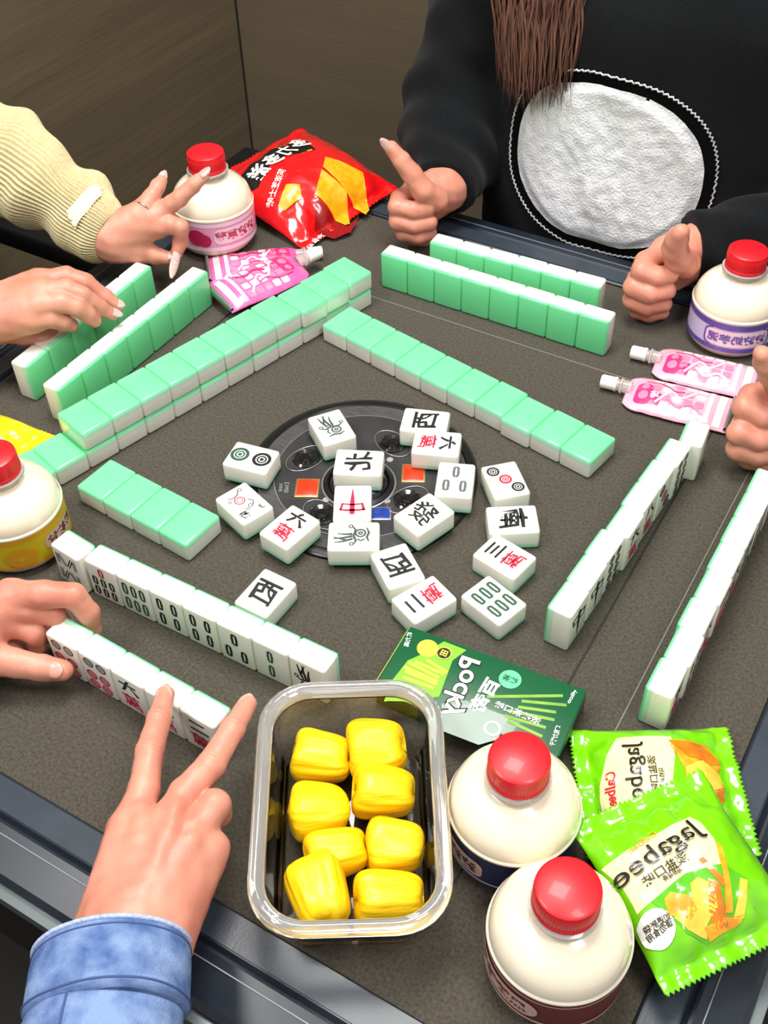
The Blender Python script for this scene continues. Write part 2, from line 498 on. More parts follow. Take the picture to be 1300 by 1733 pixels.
for k in range(4):
    fs = tb('frame_side', frame_side(k), M['frame_dark'])
    c, s_ = math.cos(k * math.pi / 2), math.sin(k * math.pi / 2)
    def rot(p): return (p[0] * c - p[1] * s_, p[0] * s_ + p[1] * c, p[2])
    def bar(name, d, w, z, h, ln, m):
        bm = box_bm(ln, w, h, c=(0, -d, z))
        for v_ in bm.verts: v_.co = Vector(rot(v_.co))
        o = obj(name, bm_mesh(name, bm), m, fs); return o
    bar('top_band', A + 0.013, 0.020, 0.0032, 0.0012, 2 * A + 0.024, M['frame'])
    bar('groove_line', A + 0.036, 0.0008, 0.0024, 0.0012, 2 * A - 0.02, M['groove'])
    bar('edge_trim', A + 0.0635, 0.007, -0.018, 0.012, 2 * A + 0.12, M['trim'])
    bar('skirt', A + 0.05, 0.01, -0.11, 0.11, 2 * A + 0.08, M['frame_black'])
    # slots that let the tiles rise out of the table
    def line(name, x0, x1, d, w, m):
        bm = box_bm(x1 - x0, w, 0.0006, c=((x0 + x1) / 2, -d, 0.0003))
        for v_ in bm.verts: v_.co = Vector(rot(v_.co))
        tb(name, bm_mesh(name, bm), m)
    if k in (1, 3): line('slot_seam', -0.30, 0.30, 0.250, 0.0016, M['slot'])
    if k == 1: line('slot_seam', -0.30, 0.30, 0.296, 0.0010, M['seam'])
    if k == 2: line('slot_seam', -0.30, 0.30, 0.241, 0.0012, M['seam'])
cyl = bmesh.new()
bmesh.ops.create_cone(cyl, cap_ends=True, segments=32, radius1=0.16, radius2=0.16, depth=0.6)
for v_ in cyl.verts: v_.co.z += -0.42
tb('pedestal', bm_mesh('pedestal', cyl), M['frame_black'])
tb('foot_plate', box_me('foot_plate', 0.6, 0.6, 0.05, 0.01, c=(0, 0, FLOOR_Z + 0.025)), M['frame_black'])
for (x, y) in ((-1, -1), (1, -1), (1, 1), (-1, 1)):
    tb('corner_block', box_me('corner_block', 0.075, 0.075, 0.016, 0.003, c=(x * (A + 0.024), y * (A + 0.024), -0.004)), M['frame_dark'] if (x, y) == (1, -1) else M['frame_black'])
    for q in (range(3) if (x, y) == (1, -1) else ()):
        tb('corner_groove', box_me('corner_groove', 0.0012, 0.05, 0.001, c=(x * (A + 0.008 + 0.014 * q), y * (A + 0.026), 0.0042)), M['groove'])

# round control plate in the middle of the table
tb('plate_rim', lathe_me('plate_rim', [(0.1025, 0.0), (0.1025, 0.003), (0.1, 0.0046), (0.0945, 0.0046), (0.093, 0.003), (0.093, 0.0)], 96), M['plate_rim'])
tb('plate_band', lathe_me('plate_band', [(0.093, 0.001), (0.093, 0.0036), (0.078, 0.0036), (0.078, 0.001)], 96), M['plate_wood'])
tb('plate_disc', lathe_me('plate_disc', [(0.0, 0.0), (0.078, 0.0), (0.078, 0.004), (0.0, 0.004)], 96), M['plate'])
tb('plate_line', lathe_me('plate_line', [(0.0786, 0.0036), (0.0786, 0.0043), (0.0776, 0.0043), (0.0776, 0.0036)], 96), M['silver'])
PLZ = 0.004
def at_xy(name, me, m, xy, ang=0.0, parent=None, z=PLZ):
    o = tb(name, me, m) if parent is None else obj(name, me, m, parent)
    o.location = o.location + Vector((xy[0], xy[1], z)); o.rotation_euler = (0, 0, ang)
    return o
at_xy('dice_ring', lathe_me('dice_ring', [(0.033, 0), (0.033, 0.0012), (0.0325, 0.0014), (0.0315, 0.0014), (0.031, 0)], 64), M['silver'], (0.0045, -0.0125))
at_xy('dice_ring', lathe_me('dice_ring_b', [(0.031, 0), (0.031, 0.002), (0.0275, 0.0035), (0.026, 0.0015), (0.026, 0)], 64), M['plate_rim'], (0.0045, -0.0125))
at_xy('dice_dome', lathe_me('dice_dome', [(0.026 * math.cos(t), 0.0008 + 0.006 * math.sin(t)) for t in [math.pi / 2 * k / 8 for k in range(9)]], 48), M['dome'], (0.0045, -0.0125))
for xy in ((-0.0321, -0.0393), (0.0401, 0.0222)):
    b_ = at_xy('start_button', box_me('start_button', 0.0185, 0.0205, 0.003, 0.0012), M['button_red'], xy, math.radians(28))
    obj('button_bezel', box_me('button_bezel', 0.0215, 0.0235, 0.0022, 0.001), M['gold'], b_)
for xy, a_ in (((-0.0539, -0.008), 70), ((0.0045, 0.047), -20), ((-0.0032, -0.0604), 160), ((0.052, -0.0092), 250)):
    b_ = at_xy('seat_button', lathe_me('seat_button', [(0.0125, 0), (0.0125, 0.001), (0.0105, 0.0022), (0.006, 0.001), (0.0055, 0.0022), (0.0, 0.003)], 32), M['black_gloss'], xy)
    rg = []
    for k in range(25):
        t = 2 * math.pi * k / 24; r_ = 0.0165 * (1 + 0.1 * math.cos(2 * t))
        rg.append((r_ * math.cos(t) * 1.12, r_ * math.sin(t) * 0.88, 0.0006))
    v_, f_ = tube(rg, 0.00045, 6, False)
    o_ = obj('button_outline', mesh_from('button_outline', v_, f_), M['silver'], b_); o_.rotation_euler = (0, 0, math.radians(a_))
for xy in ((-0.0097, -0.0436), (0.0371, -0.0192), (0.0129, 0.0273)):
    at_xy('indicator_dot', lathe_me('indicator_dot', [(0.003, 0), (0.003, 0.0006), (0.0, 0.001)], 16), M['print_pale'], xy)
b_ = at_xy('display_window', box_me('display_window', 0.02, 0.013, 0.0016, 0.0005), M['screen_blue'], (0.0381, -0.0358), math.radians(30))
obj('display_bezel', box_me('display_bezel', 0.0225, 0.0155, 0.0012, 0.0004), M['silver'], b_)
def flat_z(z): return lambda x, y: (x, y, z)
a_ = math.radians(-60)
dl = decal('plate_lettering', [place2d(text2d('SIM12', 0.0055), (-0.0485, -0.0475), (-math.cos(a_), -math.sin(a_)), (-math.sin(a_), math.cos(a_))),
                          place2d(text2d('麻将机', 0.0035), (-0.0530, -0.0500), (-math.cos(a_), -math.sin(a_)), (-math.sin(a_), math.cos(a_)))],
      flat_z(PLZ + 0.0003), M['print_pale'], TB)
dl.location = (0, 0, -FLOOR_Z)

# chair with arm beyond the left edge of the table
CH = thing('chair', 'black chair frame with armrest beyond the left edge of the table', 'chair', (-0.64, 0.12, FLOOR_Z))
def chp(name, sx, sy, sz, c): obj(name, box_me(name, sx, sy, sz, min(sx, sy, sz) * 0.2, c=c), M['chair'], CH, world=True)
chp('armrest', 0.30, 0.05, 0.03, (-0.66, 0.245, -0.075))
chp('arm_post', 0.055, 0.045, 0.40, (-0.555, 0.245, -0.285))
chp('armrest', 0.30, 0.05, 0.03, (-0.66, -0.20, -0.075))
chp('arm_post', 0.055, 0.045, 0.40, (-0.555, -0.20, -0.285))
chp('seat', 0.32, 0.46, 0.07, (-0.66, 0.02, -0.33))
chp('backrest', 0.04, 0.44, 0.5, (-0.82, 0.02, 0.0))
for x in (-0.53, -0.79):
    for y in (-0.19, 0.23):
        chp('leg', 0.035, 0.035, 0.40, (x, y, -0.56))

# ------------------------------------------------------------------ mahjong tiles
TW, TL, TT = 0.0318, 0.0421, 0.0205
def tile_meshes():
    """ivory body, pale middle layer and mint back cut from one rounded block"""
    out = []
    cuts = [(-TT / 2 + 0.0060, None), (-TT / 2 + 0.0023, -TT / 2 + 0.0060), (None, -TT / 2 + 0.0023)]
    for nm_, (z0, z1) in zip(('body', 'middle_layer', 'back'), cuts):
        bm = box_bm(TW, TL, TT, 0.0026, 3)
        for z_, inner in ((z0, True), (z1, False)):
            if z_ is None: continue
            bmesh.ops.bisect_plane(bm, geom=bm.verts[:] + bm.edges[:] + bm.faces[:], plane_co=(0, 0, z_), plane_no=(0, 0, 1), clear_inner=inner, clear_outer=not inner)
            bmesh.ops.contextual_create(bm, geom=[e for e in bm.edges if e.is_boundary])
        bmesh.ops.recalc_face_normals(bm, faces=bm.faces[:])
        out.append(auto_smooth(bm_mesh('tile_' + nm_, bm), 40))
    return out
ME_BODY, ME_MID, ME_BACK = tile_meshes()
ME_BODY.materials.append(M['ivory']); ME_MID.materials.append(M['mint_pale']); ME_BACK.materials.append(M['mint'])

FZ = TT / 2 + 0.00012
def glyph(ch, size, cx=0, cy=0, sx=1.0, sy=1.0, bold=0.018):
    v, f = text2d(ch, size, bold)
    u = v / size
    v = v + size * np.stack([0.035 * np.sin(u[:, 1] * 8 + 0.5) + 0.10 * u[:, 1], 0.035 * np.sin(u[:, 0] * 7 + 1) + 0.06 * u[:, 0] ** 2], -1)
    return place2d((v, f), (cx, cy), (-sx, 0), (0, sy))          # the photograph shows the characters reversed
def bamboo(cx, cy, w=0.0042, h=0.0125):
    w = w * 1.22; h = h * 1.08
    o = []
    n_ = 20
    pts = []
    for k in range(n_):
        t = 2 * math.pi * k / n_; x = math.copysign(abs(math.cos(t)) ** 0.45, math.cos(t)); y = math.copysign(abs(math.sin(t)) ** 0.6, math.sin(t))
        wv = 1 + 0.12 * math.cos(3 * math.pi * y)
        pts.append((cx + x * w / 2 * wv, cy + y * h / 2))
    inn = [(cx + (p[0] - cx) * 0.26, cy + (p[1] - cy) * 0.72) for p in pts]
    v = np.array(pts + inn)
    return v, [(k, (k + 1) % n_, n_ + (k + 1) % n_, n_ + k) for k in range(n_)]
def dot(cx, cy, r):
    return [ring2d(cx, cy, r, r * 0.66), ring2d(cx, cy, r * 0.54, r * 0.36), ring2d(cx, cy, r * 0.22, 0.0002, 16)]
def bird():
    s = []
    for a, b_, w in (((-0.004, 0.001), (-0.008, 0.0155), 0.0011), ((-0.001, 0.001), (-0.0035, 0.0165), 0.0012), ((0.0015, 0.001), (0.002, 0.0135), 0.0011),
                     ((-0.0055, 0.004), (-0.0015, 0.0165), 0.0009)):
        s.append(stroke2d([a, ((a[0] + b_[0]) / 2 - 0.0006, (a[1] + b_[1]) / 2), b_], [w * 2.2, w * 1.7, w * 0.8]))
    s.append(ring2d(0.0025, -0.0055, 0.0048, 0.0031)); s.append(ring2d(0.0025, -0.0055, 0.0021, 0.0006, 16))
    s.append(stroke2d([(-0.010, 0.0), (-0.006, -0.002), (0, 0.0), (0.006, -0.0015), (0.0105, 0.0012)], [0.001, 0.002, 0.0018, 0.002, 0.001]))
    s.append(ring2d(-0.0095, 0.0015, 0.0021, 0.0010, 12)); s.append(ring2d(0.010, 0.0025, 0.0021, 0.0010, 12))
    s.append(stroke2d([(-0.007, -0.0125), (-0.002, -0.0108), (0.003, -0.0125), (0.0085, -0.0105)], [0.001, 0.0021, 0.0021, 0.001]))
    s.append(stroke2d([(-0.004, -0.009), (-0.006, -0.006), (-0.004, -0.003)], 0.0015))
    for k in range(3): s.append(stroke2d([(-0.0035 + 0.0022 * k, -0.0015), (-0.0035 + 0.0022 * k, 0.0012)], 0.0011))
    return s
def sword():
    """the red dragon: long tapering upright through a flat box"""
    s = [stroke2d([(0, 0.0145), (0, 0.0128), (0, -0.002), (0, -0.0155)], [0.0022, 0.0046, 0.0036, 0.0006])]
    s.append(stroke2d([(0.0105, 0.0085), (0.006, 0.0095), (-0.006, 0.0095), (-0.0105, 0.0085)], [0.0008, 0.0022, 0.0022, 0.0012]))
    s.append(stroke2d([(-0.0098, 0.0098), (-0.0082, 0.0015)], [0.003, 0.0016])); s.append(stroke2d([(0.0098, 0.0098), (0.0082, 0.0015)], [0.0024, 0.0016]))
    s.append(stroke2d([(0.009, 0.002), (0, 0.0032), (-0.009, 0.002)], [0.0012, 0.002, 0.0014]))
    return s
def face_parts(kind):
    """lists of (part name, shapes, material)"""
    B, R_, G_, K = M['ink_black'], M['ink_red'], M['ink_green'], M['ink_grey']
    if kind in ('north', 'west', 'south', 'east', 'fa'):
        ch = {'north': '北', 'west': '西', 'south': '南', 'east': '東', 'fa': '發'}[kind]
        return [('character', [glyph(ch, 0.0245, 0, 0, 0.98, 1.0, 0.022 if kind != 'fa' else 0.010)], B)]
    if kind == 'zhong': return [('character', sword(), R_)]
    if kind == 'zhong_dark': return [('character', sword(), B)]
    if kind.startswith('wan'):
        n_ = {'2': '二', '3': '三', '6': '六', '5': '五', '8': '八'}[kind[3]]
        return [('numeral', [glyph(n_, 0.0150, 0, 0.0098, 1.15, 0.95, 0.035)], B), ('character', [glyph('萬', 0.0165, 0, -0.0082, 1.15, 1.0, 0.012)], R_)]
    if kind == 'dots2': return [('pattern', dot(0, 0.0105, 0.0085), G_), ('pattern', dot(0, -0.0105, 0.0085), B)]
    if kind == 'dots3': return [('pattern', dot(-0.0075, 0.0115, 0.0056) + dot(0.0075, -0.0115, 0.0056), B), ('pattern', dot(0, 0, 0.0056), R_)]
    if kind == 'dots6':
        return [('pattern', sum([dot(x, 0.0130, 0.0050) for x in (-0.0062, 0.0062)], []), K),
                ('pattern', sum([dot(x, y, 0.0052) for x in (-0.0062, 0.0062) for y in (-0.0015, -0.0128)], []), R_)]
    if kind == 'dots8': return [('pattern', sum([dot(x, y, 0.0042) for x in (-0.0062, 0.0062) for y in (-0.0145, -0.0048, 0.0048, 0.0145)], []), B)]
    if kind == 'bam2': return [('pattern', [bamboo(0, y) for y in (-0.0085, 0.0085)], G_)]
    if kind == 'bam3': return [('pattern', [bamboo(0, 0.0088, 0.0048), bamboo(-0.0072, -0.0082, 0.0048), bamboo(0.0072, -0.0082, 0.0048)], K)]
    if kind == 'bam3k': return [('pattern', [bamboo(0, 0.0088, 0.0048), bamboo(-0.0072, -0.0082, 0.0048), bamboo(0.0072, -0.0082, 0.0048)], B)]
    if kind == 'bam4': return [('pattern', [bamboo(x, y, 0.0045) for x in (-0.0068, 0.0068) for y in (-0.0085, 0.0085)], B)]
    if kind == 'bam6': return [('pattern', [bamboo(x, y, 0.0045) for x in (-0.0085, 0, 0.0085) for y in (-0.0085, 0.0085)], G_)]
    if kind == 'bam7': return [('pattern', [bamboo(0, 0.0122, 0.0042, 0.0092)], R_), ('pattern', [bamboo(x, y, 0.0042, 0.0092) for x in (-0.0085, 0, 0.0085) for y in (-0.0108, 0.0008)], B)]
    if kind == 'bam8':
        s = []
        for sg in (1, -1):
            for x0, x1 in ((-0.0095, -0.0095), (-0.0075, -0.0012), (0.0075, 0.0012), (0.0095, 0.0095)):
                a, b_ = (x0, sg * 0.0148), (x1, sg * 0.0032)
                t = np.array(b_) - np.array(a); n_ = np.array((-t[1], t[0])) / np.linalg.norm(t) * 0.0011
                for q in (-1, 1): s.append(stroke2d([np.array(a) + q * n_, np.array(b_) + q * n_], 0.0011))
        return [('pattern', s, B)]
    if kind == 'bird': return [('pattern', bird(), M['ink_bird'])]
    if kind == 'bird_dark': return [('pattern', bird(), B)]
    if kind == 'flower':
        s = [ring2d(-0.0015, 0.004, 0.0048, 0.0038), ring2d(-0.0015, 0.004, 0.0028, 0.0022)]
        k_ = [stroke2d([(-0.009, 0.012), (-0.004, 0.0095), (0.001, 0.011), (0.004, 0.015)], [0.0006, 0.001, 0.001, 0.0006]), ring2d(0.0055, 0.0145, 0.002, 0.0013, 14),
              ring2d(-0.009, 0.0075, 0.0016, 0.001, 12), ring2d(0.002, -0.0065, 0.0022, 0.0015, 14), ring2d(-0.002, -0.0085, 0.0017, 0.0011, 14),
              stroke2d([(0.0045, 0.001), (0.0075, -0.003), (0.0045, -0.007)], 0.0009), glyph('菊', 0.0085, -0.0075, -0.0125), glyph('3', 0.0075, 0.0085, -0.0135)]
        return [('pattern', s, R_), ('pattern', k_, B)]
    return []
_faces = {}
def face_meshes(kind):
    if kind not in _faces:
        L_ = []
        for nm, shapes, m in face_parts(kind):
            V, F = merge([([(p[0], p[1], FZ) for p in v], f) for v, f in shapes])
            me = mesh_from('tile_' + nm, V, F, False); me.materials.append(m)
            L_.append((nm, me))
        _faces[kind] = L_
    return _faces[kind]
POSE = {'up': Matrix.Translation((0, 0, TT / 2)), 'down': Matrix.Translation((0, 0, TT / 2)) @ Matrix.Rotation(math.pi, 4, 'Y'),
        'stand': Matrix.Translation((0, 0, TL / 2)) @ Matrix.Rotation(math.pi / 2, 4, 'X')}
def tile(x, y, th, pose, label, group, kind=None, z=0.0, tilt=None):
    t = thing('mahjong_tile', label, 'mahjong tile', (x, y, z), (0, 0, th), group)
    if tilt: t.rotation_euler = (tilt[0], tilt[1], th)
    P_ = POSE[pose]
    obj('body', ME_BODY, None, t, matrix=P_)
    obj('middle_layer', ME_MID, None, t, matrix=P_)
    obj('back', ME_BACK, None, t, matrix=P_, label='mint green back')
    if kind:
        for nm, me in face_meshes(kind):
            obj('face_' + nm, me, None, t, matrix=P_)
    return t

ORD = ['first', 'second', 'third', 'fourth', 'fifth', 'sixth', 'seventh', 'eighth', 'ninth', 'tenth', 'eleventh', 'twelfth', 'thirteenth']
def jit(a): return rnd.uniform(-a, a)
W_ = 0.032
def row(x0, y0, deg, along, idx, pose, face, labels, group, kinds=None, z=0.0, tweak={}):
    """idx: positions along the row in tile widths; labels: one per tile"""
    th = math.radians(deg); c, s_ = math.cos(th), math.sin(th)
    depth = 0.04216 if pose != 'stand' else 0.02047
    for n_, i in enumerate(idx):
        dx, dy, da = tweak.get(i, (0, 0, 0))
        a, b_ = (i + 0.5) * W_ + dx, depth / 2 + dy + jit(0.0004)
        lx, ly = (a, b_) if along == 'X' else (b_, a)
        tile(x0 + c * lx - s_ * ly, y0 + s_ * lx + c * ly, th + math.radians(face + da + jit(0.35)), pose, labels[n_], group, (kinds or {}).get(i), z)

g = 'double wall of face-down tiles on the left'
row(-0.2594, -0.0995, -15.3, 'Y', range(-2, 11), 'down', 90,
    ['face-down tile, %s from the near end in the lower layer of the double wall' % ORD[k] for k in range(13)], g)
row(-0.2594, -0.0995, -15.3, 'Y', range(0, 11), 'down', 90,
    ['mint-backed tile, %s from the near end in the upper layer of the double wall' % ORD[k] for k in range(11)], g, z=TT + 0.0002,
    tweak={8: (0.0, 0.003, -1), 9: (0.0, 0.002, -1), 10: (0.001, 0, 0)})
row(-0.1386, 0.151, -10.4, 'X', range(0, 10), 'down', 0,
    ['face-down mint-backed tile, %s from the double wall in the single row of ten' % ORD[k] for k in range(10)], 'single row of ten face-down tiles',
    tweak={6: (0, 0.001, 0), 7: (0, -0.0018, 0)})
row(-0.1991, -0.1476, -4.6, 'X', range(0, 4), 'down', 0,
    ['face-down mint-backed tile, %s from the left in the short row of four' % ORD[k] for k in range(4)], 'short row of four face-down tiles')
row(-0.1352, 0.2619, 0.0, 'X', range(0, 8), 'stand', 180,
    ['upright green-backed tile, %s from the left in the front row before the sweater' % ORD[k] for k in range(8)], 'front row of upright tiles before the black sweater')
row(-0.1006, 0.3049, 1.9, 'X', range(0, 6), 'stand', 180,
    ['upright green-backed tile, %s from the left in the rear row nearest the sweater' % ORD[k] for k in range(6)], 'rear row of upright tiles nearest the black sweater')
k5 = {0: 'zhong_dark', 1: 'zhong_dark', 2: 'dots8', 3: 'wan6', 4: 'wan8', 5: 'dots3', 6: 'dots8', 7: None}
row(0.2163, -0.0887, -3.0, 'Y', range(0, 8), 'stand', 90,
    ['upright ivory tile, %s from the near end of the inner row on the right' % ORD[k] for k in range(8)], 'inner row of upright tiles on the right', k5,
    tweak={7: (0.0, 0.007, 8), 3: (0, 0.0012, 0), 6: (0, 0.001, 0), 2: (0, -0.001, 0)})
row(0.3061, -0.1213, -0.1, 'Y', range(0, 8), 'stand', 90,
    ['upright ivory tile, %s from the near end of the outer row at the right edge' % ORD[k] for k in range(8)], 'outer row of upright tiles at the right edge',
    {0: 'wan5', 1: 'bam4', 2: 'wan8', 3: 'dots6', 4: 'wan6', 5: 'bam6', 6: 'dots8', 7: 'wan2'}, tweak={1: (0, 0.0015, 0), 3: (0, 0.001, 0)})
lab6 = ['upright tile with zigzag bamboo pattern at the left end of the inner near row', 'upright tile with one red and six dark bamboo sticks in the inner near row',
        'upright tile with six bamboo sticks in the inner near row', 'upright tile with four bamboo sticks, left of its twin in the inner near row',
        'upright tile with four bamboo sticks, right of its twin in the inner near row', 'upright tile with three bamboo sticks in the inner near row',
        'upright tile with two bamboo sticks in the inner near row', 'upright tile with a bird at the right end of the inner near row']
row(-0.1509, -0.2228, 0.3, 'X', range(0, 8), 'stand', 0, lab6, 'inner near row of upright tiles',
    {0: 'bam8', 1: 'bam7', 2: 'bam6', 3: 'bam4', 4: 'bam4', 5: 'bam3k', 6: 'bam2', 7: 'bird_dark'}, tweak={0: (-0.002, -0.002, -6)})
row(-0.0954, -0.2922, -2.2, 'X', range(0, 5), 'stand', 0,
    ['upright six-dot tile held at the left end of the outer near row', 'upright six-dot tile next to the held tile in the outer near row',
     'upright tile with black numeral over red character, middle of the outer near row', 'upright tile half covered by the left V-sign finger',
     'upright tile with two black strokes over red, right end of the outer near row'], 'outer near row of upright tiles',
    {0: 'dots6', 1: 'dots6', 2: 'wan6', 3: 'wan8', 4: 'wan2'})
row(-0.2985, -0.0752, -0.9, 'Y', range(0, 7), 'stand', -90,
    ['upright green-backed tile, %s from the near end of the inner row on the left' % ORD[k] for k in range(7)], 'inner row of upright tiles on the left')
row(-0.3486, -0.0644, 1.3, 'Y', range(0, 6), 'stand', -90,
    ['upright green-backed tile, %s from the near end of the outer row at the left edge' % ORD[k] for k in range(6)], 'outer row of upright tiles at the left edge')

# loose face-up tiles around the plate: x, y, direction of the top of the character (degrees), base height
PZ = 0.0052
loose = [(-0.0431, 0.0202, 143.7, PZ, 'bird', 'face-up tile with a grey bird on the far side of the plate'),
         (0.0041, -0.0101, 205.4, PZ + 0.003, 'north', 'face-up tile with one black character lying on the dark dome'),
         (0.0236, -0.0524, 300.0, PZ, 'zhong', 'face-up tile with a red sword-like character in the middle'),
         (0.0445, -0.0845, 209.6, PZ, 'bird', 'face-up tile with a grey bird below the red-character tile'),
         (0.0263, 0.068, 199.8, PZ, 'west', 'face-up tile with a black character at the far right of the plate'),
         (0.0495, 0.0474, 22.0, PZ, 'wan6', 'face-up tile with red and black characters overlapping the right red button'),
         (0.0857, 0.0139, 112.6, PZ, 'bam3', 'face-up tile with three grey bamboo sticks'),
         (0.0822, -0.0346, 71.8, PZ, 'fa', 'face-up tile with a dense black character right of the red sword-like one'),
         (-0.0073, -0.1009, 81.5, PZ * 0.9, 'wan6', 'face-up tile with red and black characters left of the lower bird tile'),
         (-0.0834, -0.0483, 190.1, PZ, 'dots2', 'face-up tile with one green and one black dot'),
         (-0.0566, -0.0964, 161.0, PZ * 0.8, 'flower', 'face-up flower tile with a small red drum'),
         (0.121, 0.0394, 134.3, 0, 'dots3', 'face-up tile with three dots, the middle one red'),
         (0.147, 0.0001, 32.4, 0, 'south', 'face-up tile with a black character beside the three-dot tile'),
         (0.1592, -0.0399, 169.4, 0, 'wan3', 'face-up tile with three black strokes and a red character'),
         (0.1721, -0.0851, 162.9, 0, 'bam6', 'face-up tile with six green bamboo sticks'),
         (0.0892, -0.0909, 322.3, 0, 'west', 'face-up tile with a black character touching the two-stroke red tile'),
         (0.1246, -0.1108, 246.4, 0, 'wan2', 'face-up tile with two black strokes and a red character by the green box'),
         (0.0131, -0.166, 88.6, 0, 'west', 'face-up tile with a black character just behind the inner near row')]
for x, y, up, z, kd, lb in loose:
    tile(x, y, math.radians(up - 90), 'up', lb, 'loose face-up tiles in the middle', kd, z)

# ------------------------------------------------------------------ milk drink bottles
def bottle(x, y, label, label_mat, art, turn=0.0, z=0.0, scale=1.0, group='round milk bottles with red caps'):
    r0 = math.atan2(-0.596 - y, 0.3926 - x) + turn          # side of the label that is in view
    t = thing('milk_bottle', label, 'bottle', (x, y, z), group=group)
    t.scale = (scale,) * 3
    R0 = 0.042
    prof = [(0.0, 0.0015), (0.028, 0.0), (0.036, 0.0012), (0.0402, 0.006), (R0, 0.011), (R0, 0.045)]
    for k in range(1, 13):
        a = k / 12 * math.radians(76)
        prof.append((0.0172 + (R0 - 0.0172) * (1 - (1 - math.cos(a)) / (1 - math.cos(math.radians(76)))), 0.045 + 0.029 * math.sin(a) / math.sin(math.radians(76))))
    prof += [(0.0166, 0.0765), (0.0, 0.0765)]
    obj('body', lathe_me('bottle_body', prof, 80), M['milk'], t)
    nk = [(r_, z_ - 0.0120) for r_, z_ in [(0.0172, 0.0862), (0.0172, 0.0905), (0.0182, 0.0915), (0.0212, 0.0922), (0.0212, 0.0940), (0.0175, 0.0948), (0.0168, 0.0955), (0.0168, 0.0965), (0.0150, 0.0965), (0.0150, 0.0862)]]
    obj('neck', lathe_me('bottle_neck', nk, 48), M['clear'], t)
    cp = [(0.0188, 0.0826), (0.0194, 0.0832), (0.0194, 0.0852), (0.0189, 0.0858), (0.0191, 0.0975), (0.0186, 0.0998), (0.0168, 0.1010), (0.0, 0.1013)]
    c_ = obj('cap', lathe_me('bottle_cap', cp, 72), M['cap'], t)
    rib = []
    for k in range(60):
        a = 2 * math.pi * k / 60
        v_, f_ = tube([(0.0189 * math.cos(a), 0.0189 * math.sin(a), 0.0862), (0.01905 * math.cos(a), 0.01905 * math.sin(a), 0.097)], 0.00022, 4)
        rib.append((v_, f_))
    V, F = merge(rib); obj('cap_ribs', mesh_from('cap_ribs', V, F), M['cap'], c_)
    RL = R0 + 0.0005
    lb = obj('label', lathe_me('bottle_label', [(R0, 0.010), (RL, 0.0105), (RL, 0.0430), (R0, 0.0435)], 80), M[label_mat], t)
    obj('shrink_edge', lathe_me('shrink_edge', [(R0 + 0.0002, 0.0430), (R0 + 0.0011, 0.0440), (R0 + 0.0011, 0.0455), (R0 - 0.0006, 0.0475)], 80), M['milk'], t)
    for n_, (nm, shapes, m) in enumerate(art):
        rr = RL + 0.00025 * (n_ + 1)
        decal(nm, shapes, lambda px, py, rr=rr: (rr * math.cos(r0 + px / RL), rr * math.sin(r0 + px / RL), 0.0105 + (py - 0.0125) * 0.905), M[m], t)
    return t
def mtext(s, size, cx, cy, bold=0.03, sx=1.0): return place2d(text2d(s, size, bold), (cx, cy), (-sx, 0), (0, 1))
def band(z0, z1, x0=-0.125, x1=0.125): return poly2d([(x0, z0), (x1, z0), (x1, z1), (x0, z1)], 0.004)
def pol(p): return poly2d(p, 0.004)
bottle(-0.3440, 0.2510, 'milk bottle with a pink label beside the red chip bag', 'label_pink',
       [('label_band', [band(0.013, 0.018), band(0.043, 0.048)], 'label_pale_pink'), ('label_patch', [pol(rounded(0.018, 0.031, 0.052, 0.019, 0.006))], 'label_pale_pink'),
        ('lettering', [mtext('波波草莓', 0.0125, 0.018, 0.031)], 'label_rose_red'), ('label_picture', [pol(ellipse(-0.026, 0.030, 0.010, 0.010)), pol(ellipse(-0.018, 0.027, 0.007, 0.008))], 'label_rose_red')], turn=0.1, z=0.0036, scale=1.06)
bottle(0.2165, 0.3540, 'milk bottle with a purple label at the right edge of the table', 'label_lilac',
       [('label_band', [band(0.013, 0.0185), band(0.041, 0.048)], 'label_purple'), ('label_patch', [pol(rounded(0.004, 0.030, 0.062, 0.019, 0.006))], 'label_pale_pink'),
        ('label_frame', [stroke2d([(x - 0.0, y) for x, y in rounded(0.004, 0.030, 0.064, 0.021, 0.006) + [rounded(0.004, 0.030, 0.064, 0.021, 0.006)[0]]], 0.0016)], 'label_purple'),
        ('lettering', [mtext('波波奶芋泥', 0.0115, 0.004, 0.030)], 'label_purple')], turn=0.12)
bottle(-0.2105, -0.2075, 'milk bottle with a yellow label cut off by the left edge', 'label_yellow',
       [('label_band', [band(0.013, 0.0165), band(0.044, 0.048)], 'label_orange'), ('label_patch', [pol(rounded(0.034, 0.031, 0.036, 0.017, 0.006))], 'label_blush'),
        ('lettering', [mtext('杨枝甘', 0.0115, 0.036, 0.031)], 'label_maroon'), ('label_picture', [pol(ellipse(-0.006, 0.026, 0.013, 0.0105))], 'label_orange'),
        ('label_star', [pol([(-0.006 + (0.006 if k % 2 == 0 else 0.0022) * math.cos(math.pi * k / 4), 0.026 + (0.006 if k % 2 == 0 else 0.0022) * math.sin(math.pi * k / 4)) for k in range(8)])], 'label_yellow')], turn=0.0)
bottle(0.2675, -0.2495, 'milk bottle with a navy label touching the green snack bags', 'label_navy',
       [('label_band', [band(0.015, 0.017)], 'label_lilac'), ('label_patch', [pol(rounded(-0.012, 0.029, 0.036, 0.019, 0.006)), pol(ellipse(-0.052, 0.032, 0.012, 0.011))], 'label_blush'),
        ('lettering', [mtext('波波', 0.012, -0.010, 0.029)], 'label_navy')], turn=-0.5)
